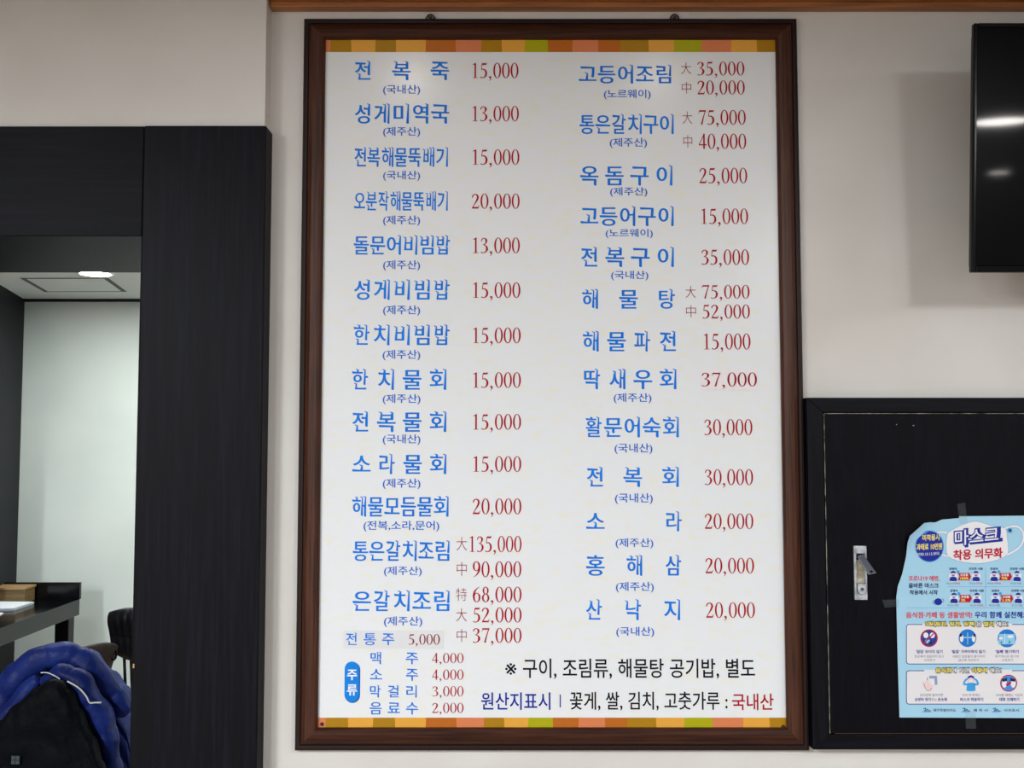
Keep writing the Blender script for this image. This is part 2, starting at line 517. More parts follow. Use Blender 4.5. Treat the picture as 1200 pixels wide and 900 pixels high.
# attic access panel: a flat ring, groove shade put into its grey, around a square board
g0 = [PZ(22.7, 325.5, BC), PZ(126.7, 325.5, BC), PZ(149, 341.7, BC), PZ(52, 342, BC)]
cc = sum(g0, Vector()) / 4
hatch = thing('ceiling_hatch', 'square white access panel with a dark groove in the back room ceiling', 'hatch', (cc.x, cc.y, BC))
def ring_quad(mb, q, k0, k1, z):
    a = [cc + (p - cc) * k0 for p in q]; b = [cc + (p - cc) * k1 for p in q]
    for i in range(4):
        j = (i + 1) % 4
        mb.add([(a[i].x, a[i].y, z), (a[j].x, a[j].y, z), (b[j].x, b[j].y, z), (b[i].x, b[i].y, z)], [(0, 1, 2, 3)])
    return mb
ring_quad(MB(), g0, .88, 1.0, BC - .0008).build('groove', mat('groove_shade', (96, 104, 102), .8), hatch)
q = [cc + (p - cc) * .88 for p in g0]
MB().add([(p.x, p.y, BC - .0016) for p in q] + [(p.x, p.y, BC - .0004) for p in q], [(3, 2, 1, 0), (0, 1, 5, 4), (1, 2, 6, 5), (2, 3, 7, 6), (3, 0, 4, 7)]).build('panel', M_ceil, hatch)

# wooden moulding under the main ceiling
zt = P(700, 8.5, 2.175).z
MB().box(P(316, 8, 2.175).x, RX1, 2.172, WY, zt, zt + .012).box(P(316, 8, 2.175).x, RX1, 2.160, WY, zt + .012, CE).build('trim_2', M_trim, kind='structure', bevel=.002)

# black cladding round the passage
pf = thing('passage_frame', '', '', ((colx0 + colx1) / 2, 2.15, 0), kind='structure')
seam = P(168, 520, 2.145).x
MB().box(colx0, colx1, 2.145, FB, 0, HT).build('post', M_bv, pf, bevel=.003)
MB().box(-3.3, colx0 - .0006, 2.1465, FB, HB, HT - .001).build('header', M_bh, pf, bevel=.002)
MB().box(-3.6, -3.0, 2.145, FB, 0, HT).build('post', M_bv, pf, bevel=.003)
MB().box(colx0 - .012, colx0, 2.175, FB - .002, 0, HB).build('jamb_lining', M_bv, pf)
MB().box(colx0 - .0001, colx0 + .0003, 2.1448, 2.1455, HB, HT - .002).build('seam', M_gap, pf)
MB().use(mat('chip_wood', (196, 160, 110), .7)).box(P(155.5, 780, 2.144).x, P(157.2, 780, 2.144).x, 2.1446, 2.1455, P(156, 783, 2.144).z, P(156, 778, 2.144).z).build('worn_chip', None, pf)


# ------------------------------------------------------------ ceiling lights
def downlight(name, x, y, z, r, strength, label, group=None, col=(1, .97, .93)):
    t = thing(name, label, 'light', (x, y, z), group=group)
    mb = MB(); n = 32
    prof = [(r * 1.22, 0), (r * 1.22, -.006), (r * 1.02, -.008), (r * 1.0, -.003)]
    vs = [(x + p * math.cos(6.28319 * i / n), y + p * math.sin(6.28319 * i / n), z + h) for p, h in prof for i in range(n)]
    fs = [(k * n + i, k * n + (i + 1) % n, (k + 1) * n + (i + 1) % n, (k + 1) * n + i) for k in range(len(prof) - 1) for i in range(n)]
    mb.add(vs, fs).build('rim', mat('lamp_rim', (230, 230, 228), .4), t, smooth=True)
    mb = MB().add([(x + r * math.cos(6.28319 * i / n), y + r * math.sin(6.28319 * i / n), z - .004) for i in range(n)], [tuple(range(n))[::-1]])
    mb.build('diffuser', mat('lamp_glow_%g' % strength, (250, 250, 250), .5, emit=(col, strength)), t)
    return t


downlight('recessed_downlight', P(112, 319, 1).x / P(112, 319, 1).y * 4.2, 4.2, BC, .062, 330, 'small round recessed light glowing in the back room ceiling beside the access panel', col=(.95, 1, .97))
downlight('recessed_downlight', -1.9, 3.2, BC, .06, 150, 'added unseen round light in the back room ceiling above the desk, hidden by the header', col=(.95, 1, .97))  # extra lamp added out of view to brighten the back room
downlight('recessed_downlight', -.95, 4.2, BC, .062, 330, 'added unseen round light in the back room ceiling, behind the black post', col=(.95, 1, .97))  # another added lamp, out of view, for the end wall
downlight('recessed_downlight', -.302, 1.485, CE, .045, 70, 'round ceiling downlight in front of the left half of the menu board')
downlight('recessed_downlight', .428, 1.485, CE, .045, 50, 'round ceiling downlight in front of the right half of the menu board')
downlight('recessed_downlight', 2.35, -.76, CE, .13, 90, 'large round ceiling light mirrored brightest in the television')
downlight('recessed_downlight', 3.45, -3.0, CE, .075, 60, 'round ceiling light far behind, mirrored faintly low in the television')
for k_, (x_, y_) in enumerate(PANELS):  # housings and glowing faces for the added panels
    t = thing('added_light_panel', ['added unseen light panel over the left front of the dining room', 'added unseen light panel over the left rear of the dining room', 'added unseen light panel right of the room centre', 'added unseen light panel in front of the television wall'][k_], 'light', (x_, y_, CE))
    MB().box(x_ - .15, x_ + .15, y_ - .6, y_ + .6, CE - .02, CE).build('housing', mat('lamp_rim', (230, 230, 228), .4), t, bevel=.003)
    MB().box(x_ - .13, x_ + .13, y_ - .58, y_ + .58, CE - .024, CE - .02).build('diffuser', mat('panel_glow', (250, 250, 250), .5, emit=((1, .965, .92), 8)), t)

# ------------------------------------------------------------ menu board
BYP = 2.188
bx0 = (P(355, 22, BYP).x + P(347, 878, BYP).x) / 2; bx1 = (P(932, 22, BYP).x + P(950, 880, BYP).x) / 2
bz1 = P(643, 22, BYP).z; bz0 = P(648, 879.5, BYP).z
FW = .0505
board = thing('menu_board', 'large framed wall menu with blue dish names and red prices in two columns', 'menu board', ((bx0 + bx1) / 2, WY, bz0))
prof = [(0, .008), (0, .020), (.005, .026), (.011, .0295), (.018, .0295), (.026, .027), (.033, .0215), (.0372, .016), (.0378, .0145), (.0395, .0165), (.044, .0168), (.0485, .015), (.0505, .012), (.0505, .001)]
ix0, ix1, iz0, iz1 = bx0 + FW, bx1 - FW, bz0 + FW, bz1 - FW
def rail(c0, c1, out0, out1, m):
    """mitred rail from inner corner c0 to c1; outN = outward diagonal at each end"""
    vs = []
    for u, h in prof: vs.append((c0[0] + out0[0] * u, WY - h, c0[1] + out0[1] * u))
    for u, h in prof: vs.append((c1[0] + out1[0] * u, WY - h, c1[1] + out1[1] * u))
    n = len(prof)
    fs = [(i, i + 1, n + i + 1, n + i) for i in range(n - 1)] + [(n - 1, 0, n, 2 * n - 1), tuple(range(n))[::-1], tuple(range(n, 2 * n))]
    mb = MB().use(m).add(vs, [f for i, f in enumerate(fs) if not 8 <= i <= 12]).use(M_fedge); mb.f += [f for i, f in enumerate(fs) if 8 <= i <= 12]; mb.mi += [mb.m] * 5
    mb.build('frame_rail', None, board)
rail((ix0, iz1), (ix1, iz1), (-1, 1), (1, 1), M_fh)
rail((ix1, iz0), (ix0, iz0), (1, -1), (-1, -1), M_fh)
rail((ix0, iz0), (ix0, iz1), (-1, -1), (-1, 1), M_fv)
rail((ix1, iz1), (ix1, iz0), (1, 1), (1, -1), M_fv)
YP = WY - .014                              # printed sheet
box('printed_sheet', M_paper, ix0 - .001, ix1 + .001, YP, YP + .008, iz0 - .001, iz1 + .001, board)
YT = YP - .0005
def stripes(bounds, cols, y, ya, yb):
    mb = MB(); za, zb = P(640, ya, YT).z, P(640, yb, YT).z
    for i, c in enumerate(cols):
        xa = P(bounds[i], y, YT).x; xb = P(bounds[i + 1], y, YT).x
        if i == 0: xa = ix0
        if i == len(cols) - 1: xb = ix1
        sk = .0006 * (1 if i % 2 else -1)
        s0 = 0 if i == 0 else -sk; s1 = 0 if i == len(cols) - 1 else sk
        mb.use(STR[c]).add([(xa + s0, YT, zb), (xb + s1, YT, zb), (xb - s1, YT, za), (xa - s0, YT, za)], [(0, 1, 2, 3)])
    mb.build('patchwork_border', None, board)
seq = 'salmon olive amber olive amber brown salmon olive amber green brown salmon brown olive amber green salmon amber olive'.split()
stripes([379, 387, 411.5, 440, 464, 499, 534, 564, 588, 615, 642, 671, 701, 727, 760, 790, 822, 857, 887, 906], seq, 54, 44, 61)
stripes([374, 381.5, 408, 437, 463, 499, 535, 567, 591, 619, 648, 678, 709, 735, 769, 802, 835, 871, 902, 923], seq, 846, 841, 856)

B = 'brush'
names = [  # text, x0, x1, y0, y1, price x0,x1,y0,y1(baseline)
    ('전복죽', 415.8, 526.3, 71, 94, '15,000', 553.8, 607.5, 73.8, 91.4),
    ('성게미역국', 415.8, 526.3, 121, 145, '13,000', 553.8, 608, 124.3, 142),
    ('전복해물뚝배기', 415.3, 524.9, 172, 195.6, '15,000', 554, 608.6, 175.2, 193),
    ('오분작해물뚝배기', 414.8, 524.7, 223.7, 247, '20,000', 553, 609, 227, 244.4),
    ('돌문어비빔밥', 414.3, 527.3, 275.3, 298.7, '13,000', 554.4, 609.2, 278.5, 296.6),
    ('성게비빔밥', 414.7, 527, 327.2, 351.5, '15,000', 554.6, 609.8, 331, 349),
    ('한치비빔밥', 414.4, 527, 380, 404.8, '15,000', 554.6, 610.2, 384, 402),
    ('한치물회', 412.5, 523, 432, 457, '15,000', 554.6, 610.4, 436.4, 454.3),
    ('전복물회', 412.8, 523, 481.7, 506.3, '15,000', 554.6, 610.6, 485.4, 503.4),
    ('소라물회', 412.5, 523, 531.5, 555.7, '15,000', 554.8, 610.8, 534.8, 552.8),
    ('해물모듬물회', 412.5, 525.6, 581, 605.6, '20,000', 554, 611, 584.3, 602.5),
    ('통은갈치조림', 413.2, 526.7, 633, 657.6, '135,000', 550.4, 611.2, 628.3, 646.8),
    ('은갈치조림', 413, 526.7, 691.5, 716.5, '68,000', 554, 611.2, 687.8, 705.5),
    ('고등어조림', 678, 786.5, 75.6, 98, '35,000', 817, 872.3, 72.3, 88.3),
    ('통은갈치구이', 678.9, 789.4, 133.4, 157.2, '75,000', 818.6, 873.9, 129, 146),
    ('옥돔구이', 679.5, 787.9, 193.4, 217.5, '25,000', 819.7, 875.6, 196.8, 214.7),
    ('고등어구이', 680, 789.4, 241.3, 265, '15,000', 822, 876.7, 244.5, 262.4),
    ('전복구이', 681, 789.6, 289, 313, '35,000', 822, 877.8, 292.4, 310.2),
    ('해물탕', 682, 791, 338.3, 362, '75,000', 822.5, 878.4, 334, 349.8),
    ('해물파전', 682.8, 792, 387.5, 412, '15,000', 825, 879.5, 391, 409.4),
    ('딱새우회', 684.5, 792.6, 431.9, 456.2, None),
    ('활문어숙회', 686.4, 795.4, 488, 512.6, '30,000', 825.3, 881.7, 491.4, 509.8),
    ('전복회', 687.7, 795.4, 546.7, 570.7, '30,000', 825.8, 882.5, 550, 568.3),
    ('소라', 686.6, 798.9, 598.8, 622.8, '20,000', 826, 882.8, 601.9, 619.8),
    ('홍해삼', 686.6, 798.3, 650, 674.9, '20,000', 826.8, 883.6, 653.9, 671.8),
    ('산낙지', 686.6, 797, 702, 726.8, '20,000', 827.5, 884.7, 706, 723.9),
]
for r in names:
    letters('dish_name', lay_spread(r[0], r[2] - r[1], 21.8, B), r[1:5], YT, I_blue, board)
    if r[5]: letters('price', lay_digits(r[5]), r[6:10], YT, I_red, board, (0, 1))
for t, a, b, c, d in [('20,000', 817.5, 872.8, 94.4, 110.6), ('40,000', 818.8, 874.5, 156.8, 174.4), ('52,000', 823, 878.8, 357, 373.2), ('90,000', 554, 611, 658, 676.2), ('52,000', 554, 611.2, 712, 729.3), ('37,000', 554, 611.2, 736, 753.2),
                      ('4,000', 506.3, 543.2, 765.4, 777), ('4,000', 506.3, 543.2, 784.7, 796.5), ('3,000', 506.7, 543.2, 804.2, 816), ('2,000', 506.7, 543.2, 823.7, 835.5)]:
    letters('price', lay_digits(t), (a, b, c, d), YT, I_red, board, (0, 1))
for t, a, b, c, d in [('大', 798, 810, 73.4, 86.8), ('中', 799, 810, 96, 109.6), ('大', 799.8, 811.2, 130.6, 145), ('中', 800.8, 811.2, 158.3, 173), ('大', 803.4, 815.4, 335, 349), ('中', 804, 815.6, 357.8, 372),
                      ('大', 535, 547.3, 629.3, 645), ('中', 535.4, 546.8, 658.6, 674.8), ('特', 534.5, 547, 689, 704.2), ('大', 534.7, 547, 713, 728), ('中', 535.3, 546.8, 737.2, 752.2)]:
    letters('size_mark', lay_text(t, 'light'), (a, b, c, d), YT, I_han, board)
K, J, NW = '(국내산)', '(제주산)', '(노르웨이)'
for t, a, b, c, d in [(K, 449, 492.3, 99.4, 111.5), (J, 449, 492.3, 148.6, 160.7), (K, 449, 492.3, 200, 212), (J, 449, 492.3, 252.5, 264.6), (J, 449, 492.3, 305, 317.2), (J, 449, 492.3, 357.8, 370), (J, 448.5, 492.5, 410, 422.3), (J, 448.6, 492.7, 461.8, 474),
                      (K, 448.6, 492.7, 509, 521.4), (J, 448.6, 492.7, 560.8, 573.2), ('(전복,소라,문어)', 426, 514.8, 610.3, 622.8), (J, 450, 494.2, 663.6, 675.6), (J, 450, 494.8, 722.4, 734.8),
                      (NW, 707.7, 762.5, 104.8, 116.6), (J, 714.6, 758.2, 161.6, 173.6), (J, 715, 758.6, 219.4, 230.6), (NW, 709.8, 765, 268.2, 279.2), (K, 716.2, 759.8, 317.2, 328.6), (J, 719.2, 763.4, 460.7, 472.7), (K, 720.2, 764.6, 519.6, 532),
                      (K, 720.7, 765, 578, 590.7), (J, 721.4, 765.6, 630.7, 642.8), (J, 721.8, 766.2, 682, 694.2), (K, 722.2, 766.6, 734.6, 746.8)]:
    letters('origin_note', lay_text(t, 'medium'), (a, b, c, d), YT, I_sub, board)
for t, a, b, c, d in [('맥주', 434.2, 490, 763.7, 778.5), ('소주', 433.5, 490, 783.6, 798), ('막걸리', 433.5, 488.4, 802.7, 817.5), ('음료수', 433, 490, 822.8, 837.4)]:
    letters('drink_name', lay_spread(t, b - a, 14.5, 'brushthin'), (a, b, c, d), YT, I_blue, board)
# sheet footer
letters('note_mark', lay_text('※', 'sans'), (592, 605.2, 777.2, 790.8), YT, I_black, board)
letters('footer_note', lay_text('구이, 조림류, 해물탕 공기밥, 별도', 'medium'), (612.8, 884.8, 771.8, 795.6), YT, I_black, board)
letters('footer_note', lay_text('원산지표시', 'medium'), (563.8, 645, 811.4, 832), YT, I_navy, board)
letters('footer_note', ([(0, 0, 0), (1, 0, 0), (1, 1, 0), (0, 1, 0)], [(0, 1, 2, 3)]), (655.9, 657.2, 814, 829), YT, I_navy, board)
letters('footer_note', lay_text('꽃게, 쌀, 김치, 고춧가루 :', 'medium'), (667.8, 852.6, 810.6, 832.8), YT, I_black, board)
letters('footer_note', lay_text('국내산', 'medium'), (857.8, 906.6, 812.8, 832.2), YT, I_red, board)
# blue oval heading for the drinks
def pill(x0, x1, y0, y1, Y, n=12):
    a, b = P(x0, y0, Y), P(x1, y1, Y); r = (b.x - a.x) / 2; cx = (a.x + b.x) / 2
    v = [(cx + r * math.cos(math.pi * i / n), Y, a.z - r + r * math.sin(math.pi * i / n)) for i in range(n + 1)]
    v += [(cx - r * math.cos(math.pi * i / n), Y, b.z + r - r * math.sin(math.pi * i / n)) for i in range(n + 1)]
    return v, [tuple(range(len(v)))]
hd = MB().add(*pill(404.6, 421.8, 775.8, 823.8, YT)).build('drinks_heading', mat('navy_rim', (20, 70, 160), .3), board)
MB().add(*pill(404, 420.6, 775.2, 822.8, YT - .0003)).build('oval', mat('azure_ink', (8, 130, 225), .25), hd)
for t, a, b, c, d in [('주', 406.6, 418.5, 784.7, 797), ('류', 406.6, 418.5, 802, 815)]:
    letters('lettering', lay_text(t, 'bold'), (a, b, c, d), YT - .0006, I_white, hd)
# price changes pasted over the print
def patch(x0, x1, y0, y1, m):
    a, b = P(x0, (y0 + y1) / 2, YT), P(x1, (y0 + y1) / 2, YT); zt_, zb_ = P((x0 + x1) / 2, y0, YT).z, P((x0 + x1) / 2, y1, YT).z
    return MB().box(a.x, b.x, YT - .0005, YT, zb_, zt_).build('pasted_label', m, board)
s1 = patch(402.5, 519.8, 738.8, 760, mat('label_grey', (222, 223, 226), .35)); s1['label'] = 'greyish label strip for traditional liquor'
letters('drink_name', lay_spread('전통주', 56.5, 14.5, 'brushthin'), (405.6, 462.2, 741.2, 756.2), YT - .0008, I_blue, s1)
letters('price', lay_digits('5,000'), (478.6, 515.4, 743.2, 755.4), YT - .0008, I_redp, s1, (0, 1))
s2 = patch(821.4, 887.6, 433.6, 456.9, mat('label_pink', (236, 228, 231), .35)); s2['label'] = 'pinkish label with a wide price'
letters('price', lay_digits('37,000'), (822.2, 887, 436.6, 452.8), YT - .0008, I_redp, s2, (0, 1))
# hanging rings on top, small screws in the lower corners
for px in (504.5, 790.5):
    c = P(px, 22, 2.193); n = 14
    pts = [(c.x + .010 * math.cos(math.pi * i / n), 2.193, bz1 - .002 + .014 * math.sin(math.pi * i / n)) for i in range(n + 1)]
    MB().tube(pts, .0022, 8).box(c.x - .004, c.x + .004, 2.191, 2.1985, bz1 - .002, bz1 + .007).build('hanging_ring', M_screw, board, smooth=False)
for px, py in ((377.3, 848.6), (918, 851.6)):
    c = P(px, py, YT)
    MB().cyl((c.x, YT + .001, c.z), (0, -1, 0), .0046, .004, 16, .0034).build('screw', M_screw, board, smooth=False)

# ------------------------------------------------------------ black wall cabinet
CY = 2.172
cx0 = (P(944.5, 470, CY).x + P(953.5, 878, CY).x) / 2; cx1 = 2.02
cz1 = P(1050, 466, CY).z; cz0 = P(1060, 878.5, CY).z
dx0 = (P(963, 483, CY).x + P(972.6, 862, CY).x) / 2; dx1 = cx1 - (dx0 - cx0)
dz1 = P(1050, 483, CY).z; dz0 = P(1050, 861.5, CY).z
cab = thing('wall_cabinet', 'black wooden meter cupboard on the wall right of the menu board, edges worn pale', 'cabinet', ((cx0 + cx1) / 2, WY, cz0))
def crail(q, m):
    a = [(x, CY, z) for x, z in q]; b = [(x, WY, z) for x, z in q]
    MB().add(a + b, [(0, 1, 2, 3), (7, 6, 5, 4), (0, 4, 5, 1), (1, 5, 6, 2), (2, 6, 7, 3), (3, 7, 4, 0)]).build('frame_rail', m, cab, bevel=.0012)
crail([(cx0, cz1), (dx0, dz1), (dx1, dz1), (cx1, cz1)], M_bh)
crail([(cx0, cz0), (cx1, cz0), (dx1, dz0), (dx0, dz0)], M_bh)
crail([(cx0, cz0), (dx0, dz0), (dx0, dz1), (cx0, cz1)], M_bv)
crail([(dx1, dz0), (cx1, cz0), (cx1, cz1), (dx1, dz1)], M_bv)
g = .003
door = MB().box(dx0 + g, dx1 - g, CY + .002, CY + .02, dz0 + g, dz1 - g).build('door', M_bdoor, cab, bevel=.001)
box('gap_backing', M_gap, dx0 - .002, dx1 + .002, CY + .021, WY - .001, dz0 - .002, dz1 + .002, cab)
def worn(x0, x1, z0, z1, nm='worn_edge', m=M_pale): box(nm, m, x0, x1, CY + .0012, CY + .0022, z0, z1, door)
worn(dx0 + g - .0008, dx0 + g + .0005, dz0 + g, dz1 - g)
worn(dx0 + g, dx1 - g, dz1 - g - .0006, dz1 - g + .0006)
worn(dx0 + g + .01, dx1 - g, dz0 + g - .0005, dz0 + g + .0003, m=mat('worn_brown_edge', (84, 62, 48), .7))
for px, py, a, b in ((1051, 497.5, .0012, .0016), (1070.8, 498.6, .003, .0012)):
    c = P(px, py, CY)
    box('paint_chip', mat('paint_chip', (206, 200, 190), .7), c.x - a / 2, c.x + a / 2, CY + .0016, CY + .0024, c.z - b / 2, c.z + b / 2, door)
# recessed swing latch
LY = CY + .002
def lx(px, py): return P(px, py, LY)
la, lb = lx(999.6, 639.5), lx(1015.6, 702.6); lw = lb.x - la.x; lh = la.z - lb.z
latch = MB()
yf = LY - .006
latch.box(la.x, la.x + lw * .17, yf, LY, lb.z, la.z).box(lb.x - lw * .12, lb.x, yf, LY, lb.z, la.z)
latch.box(la.x + lw * .17, lb.x - lw * .12, yf, LY, la.z - lh * .14, la.z).box(la.x + lw * .17, lb.x - lw * .12, yf, LY, lb.z, lb.z + lh * .15)
lat = latch.build('latch', M_chrome, cab, bevel=.0008)
box('recess', M_beige, la.x + lw * .17, lb.x - lw * .12, LY - .0008, LY - .0002, lb.z + lh * .15, la.z - lh * .14, lat)
# dark arch at the top of the recess
n = 12; ax = (la.x + lw * .17 + lb.x - lw * .12) / 2; ar = lw * .34; az = la.z - lh * .17
MB().add([(ax + ar * math.cos(math.pi * i / n), LY - .0012, az - ar * .2 + ar * .55 * math.sin(math.pi * i / n)) for i in range(n + 1)] + [(ax - ar, LY - .0012, az - ar * 1.1), (ax + ar, LY - .0012, az - ar * 1.1)], [tuple(range(n + 3))]).build('pivot_hole', M_gap, lat)
# lever swung out to the right
tp = [lx(1003, 651.5), lx(1011, 650), lx(1021.5, 669.5), lx(1012.5, 671.5)]
yb = [LY - .008, LY - .008, LY - .030, LY - .030]
vs = [(p.x, y, p.z) for p, y in zip(tp, yb)] + [(p.x, y + .005, p.z) for p, y in zip(tp, yb)]
lever = MB().add(vs, [(0, 1, 2, 3), (7, 6, 5, 4), (0, 4, 5, 1), (1, 5, 6, 2), (2, 6, 7, 3), (3, 7, 4, 0)]).build('lever', M_steel, lat, bevel=.001)
c = (tp[2] + tp[3]) / 2; c2 = (tp[0] + tp[1]) / 2; cm = c * .86 + c2 * .14
box('pivot_pin', M_steel, ax - .005, ax + .005, LY - .009, LY, lx(1005, 655).z, lx(1005, 650).z, lat, .001)
hc = [Vector(((cm.x) + .0028 * math.cos(6.28319 * i / 12), LY - .0288, cm.z + .0028 * math.sin(6.28319 * i / 12))) for i in range(12)]
MB().add(hc, [tuple(range(12))]).build('lever_hole', M_gap, lever)
# shield-shaped lock
sx0, sx1 = lx(1004, 690).x, lx(1013.5, 690).x; sz1, sz0 = lx(1008, 684).z, lx(1008, 695.5).z
n = 10; cxs = (sx0 + sx1) / 2; rs = (sx1 - sx0) / 2
out = [(sx0, sz1), (sx1, sz1)] + [(cxs + rs * math.cos(math.pi * i / n), sz0 + rs * .9 - rs * .9 * math.sin(math.pi * i / n)) for i in range(n + 1)]
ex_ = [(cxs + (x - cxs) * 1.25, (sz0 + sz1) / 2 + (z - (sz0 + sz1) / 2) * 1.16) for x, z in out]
MB().add([(x, LY - .0064, z) for x, z in ex_], [tuple(range(len(ex_)))]).build('lock_shade_outline', mat('lock_shadow', (60, 62, 66), .6), lat)  # dark shield added behind the lock, edge shade put into its colour
vs = [(x, LY - .0085, z) for x, z in out]; vb = [(x, LY, z) for x, z in out]; k = len(out)
MB().add(vs + vb, [tuple(range(k))] + [(i, (i + 1) % k, k + (i + 1) % k, k + i) for i in range(k)]).build('lock', M_chrome, lat, bevel=.0008)
MB().cyl((cxs, LY - .0085, (sz0 + sz1) / 2), (0, -1, 0), rs * .42, .0016, 14).build('keyhole', M_steel, lat)

# ------------------------------------------------------------ mask notice poster taped to the cabinet door
PY = CY - .001
poster = thing('mask_notice_poster', 'pale blue printed mask-wearing notice taped on the black cupboard door', 'poster', (P(1125, 720, PY).x, PY, P(1125, 841, PY).z))
def lift(px, py):
    return .0014 + .0009 * max(0, 1706 - (px + py))
def PP(px, py, layer=0): return P(px, py, PY - lift(px, py) - layer * .0003)
PXR = 1292
outl = [(1066.4, 628), (1083.3, 612.9), (1090, 612.1), (1096, 612.3), (1104, 608.9), (1124, 607.2), (1124, 605), (1200, 604.4), (PXR, 604), (PXR + 2, 842), (1200, 841.4), (1054.2, 840.8), (1052, 770), (1050.4, 700), (1052.3, 686.7), (1057.3, 673), (1062, 652), (1063.7, 636)]
def inside(x, y):
    c_ = False
    for i in range(len(outl)):
        (x1, y1), (x2, y2) = outl[i - 1], outl[i]
        if (y1 > y) != (y2 > y) and x < (x2 - x1) * (y - y1) / (y2 - y1) + x1: c_ = not c_
    return c_
pts = [Vector(p) for p in outl]
for gx in range(1056, PXR, 10):
    for gy in range(612, 840, 10):
        if inside(gx, gy) and all((Vector((gx, gy)) - p).length > 3 for p in pts[:len(outl)]): pts.append(Vector((gx, gy)))
r_ = delaunay_2d_cdt(pts, [(i, (i + 1) % len(outl)) for i in range(len(outl))], [], 1, 1e-4)
nv = len(r_[0])
fr = [tuple(t) for t in r_[2]]
fr = [t for t in fr if inside(sum(r_[0][i].x for i in t) / len(t), sum(r_[0][i].y for i in t) / len(t))]
mbp = MB().add([PP(p.x, p.y) for p in r_[0]], fr)
sheet = mbp.build('paper_sheet', mat('pale_blue_print', (164, 208, 232), .45), poster, smooth=True)
# thin edge so the sheet has thickness
mbe = MB(); k = len(outl)
ov = [PP(*p) for p in outl]; mbe.add(ov + [v_ + Vector((0, .0008, 0)) for v_ in ov], [(i, (i + 1) % k, k + (i + 1) % k, k + i) for i in range(k)])
mbe.build('paper_edge', mat('paper_edge', (222, 222, 205), .6), poster)

def pprint(name, shapes, root=poster):
    """shapes: (material, layer, [pixel vertices], faces)"""
    mb = MB()
    for m, layer, v, f in shapes: mb.use(m).add([PP(x, y, layer) for x, y in v], f)
    return mb.build(name, None, root)
def ptext(txt, x0, x1, y0, y1, style, m, layer=3, slope=0):
    V, F = lay_text(txt, style)
    a0 = min(v[0] for v in V); a1 = max(v[0] for v in V); b0 = min(v[1] for v in V); b1 = max(v[1] for v in V)
    out = []
    for a, b, _ in V:
        x = x0 + (a - a0) / (a1 - a0) * (x1 - x0); out.append((x, y1 - (b - b0) / (b1 - b0) * (y1 - y0) - slope * (x - x0)))
    return (m, layer, out, F)
def ell(cx, cy, rx, ry, m, layer=1, n=28): return (m, layer, [(cx + rx * math.cos(6.28319 * i / n), cy + ry * math.sin(6.28319 * i / n)) for i in range(n)], [tuple(range(n))])
def pring(cx, cy, r0, r1, m, layer=2, n=28):
    v = []
    for i in range(n):
        t = 6.28319 * i / n; v += [(cx + r0 * math.cos(t), cy + r0 * math.sin(t)), (cx + r1 * math.cos(t), cy + r1 * math.sin(t))]
    return (m, layer, v, [(2 * i, (2 * i + 2) % (2 * n), (2 * i + 3) % (2 * n), 2 * i + 1) for i in range(n)])
def pline(pts_, w_, m, layer=2, sm=True, n=6):
    s = spline([(x, y, 0) for x, y in pts_], n) if sm and len(pts_) > 2 else [Vector((x, y, 0)) for x, y in pts_]
    v = []
    for i, p in enumerate(s):
        d = (s[min(i + 1, len(s) - 1)] - s[max(i - 1, 0)]).normalized(); nn = Vector((-d.y, d.x, 0)) * w_ / 2
        v += [(p.x + nn.x, p.y + nn.y), (p.x - nn.x, p.y - nn.y)]
    return (m, layer, v, [(2 * i, 2 * i + 1, 2 * i + 3, 2 * i + 2) for i in range(len(s) - 1)])
def ppoly(pts_, m, layer=2):
    return (m, layer, list(pts_), [tuple(t) for t in tessellate_polygon([[Vector((x, y, 0)) for x, y in pts_]])])
def smoothpoly(pts_, m, layer=2, n=6):
    s = spline([(x, y, 0) for x, y in pts_ + [pts_[0]]], n)[:-1]
    return ppoly([(p.x, p.y) for p in s], m, layer)
def rrect(x0, x1, y0, y1, r, n=5):
    o_ = []
    for cx_, cy_, a0 in ((x1 - r, y0 + r, -90), (x1 - r, y1 - r, 0), (x0 + r, y1 - r, 90), (x0 + r, y0 + r, 180)):
        for i in range(n + 1):
            t = R(a0 + 90 * i / n); o_.append((cx_ + r * math.cos(t), cy_ + r * math.sin(t)))
    return o_

q_navy = mat('print_navy', (22, 42, 150), .45); q_out = mat('print_light_blue_line', (120, 170, 222), .45); q_red = mat('print_crimson', (186, 18, 50), .45)
q_w = mat('print_white', (232, 230, 234), .45); q_yel = mat('print_yellow', (246, 226, 110), .45); q_dn = mat('print_dark_navy', (30, 32, 90), .45)
q_coral = mat('print_coral', (214, 74, 92), .45); q_cyan = mat('print_cyan', (58, 160, 225), .45); q_gray = mat('print_grey', (120, 124, 140), .45)
q_az = mat('print_azure', (24, 120, 205), .45); q_sky = mat('print_sky', (140, 200, 235), .45); q_skin = mat('print_skin', (236, 206, 208), .45); q_bk = mat('print_black', (40, 40, 56), .45)
q_frame = mat('print_frame_blue', (48, 74, 150), .45)
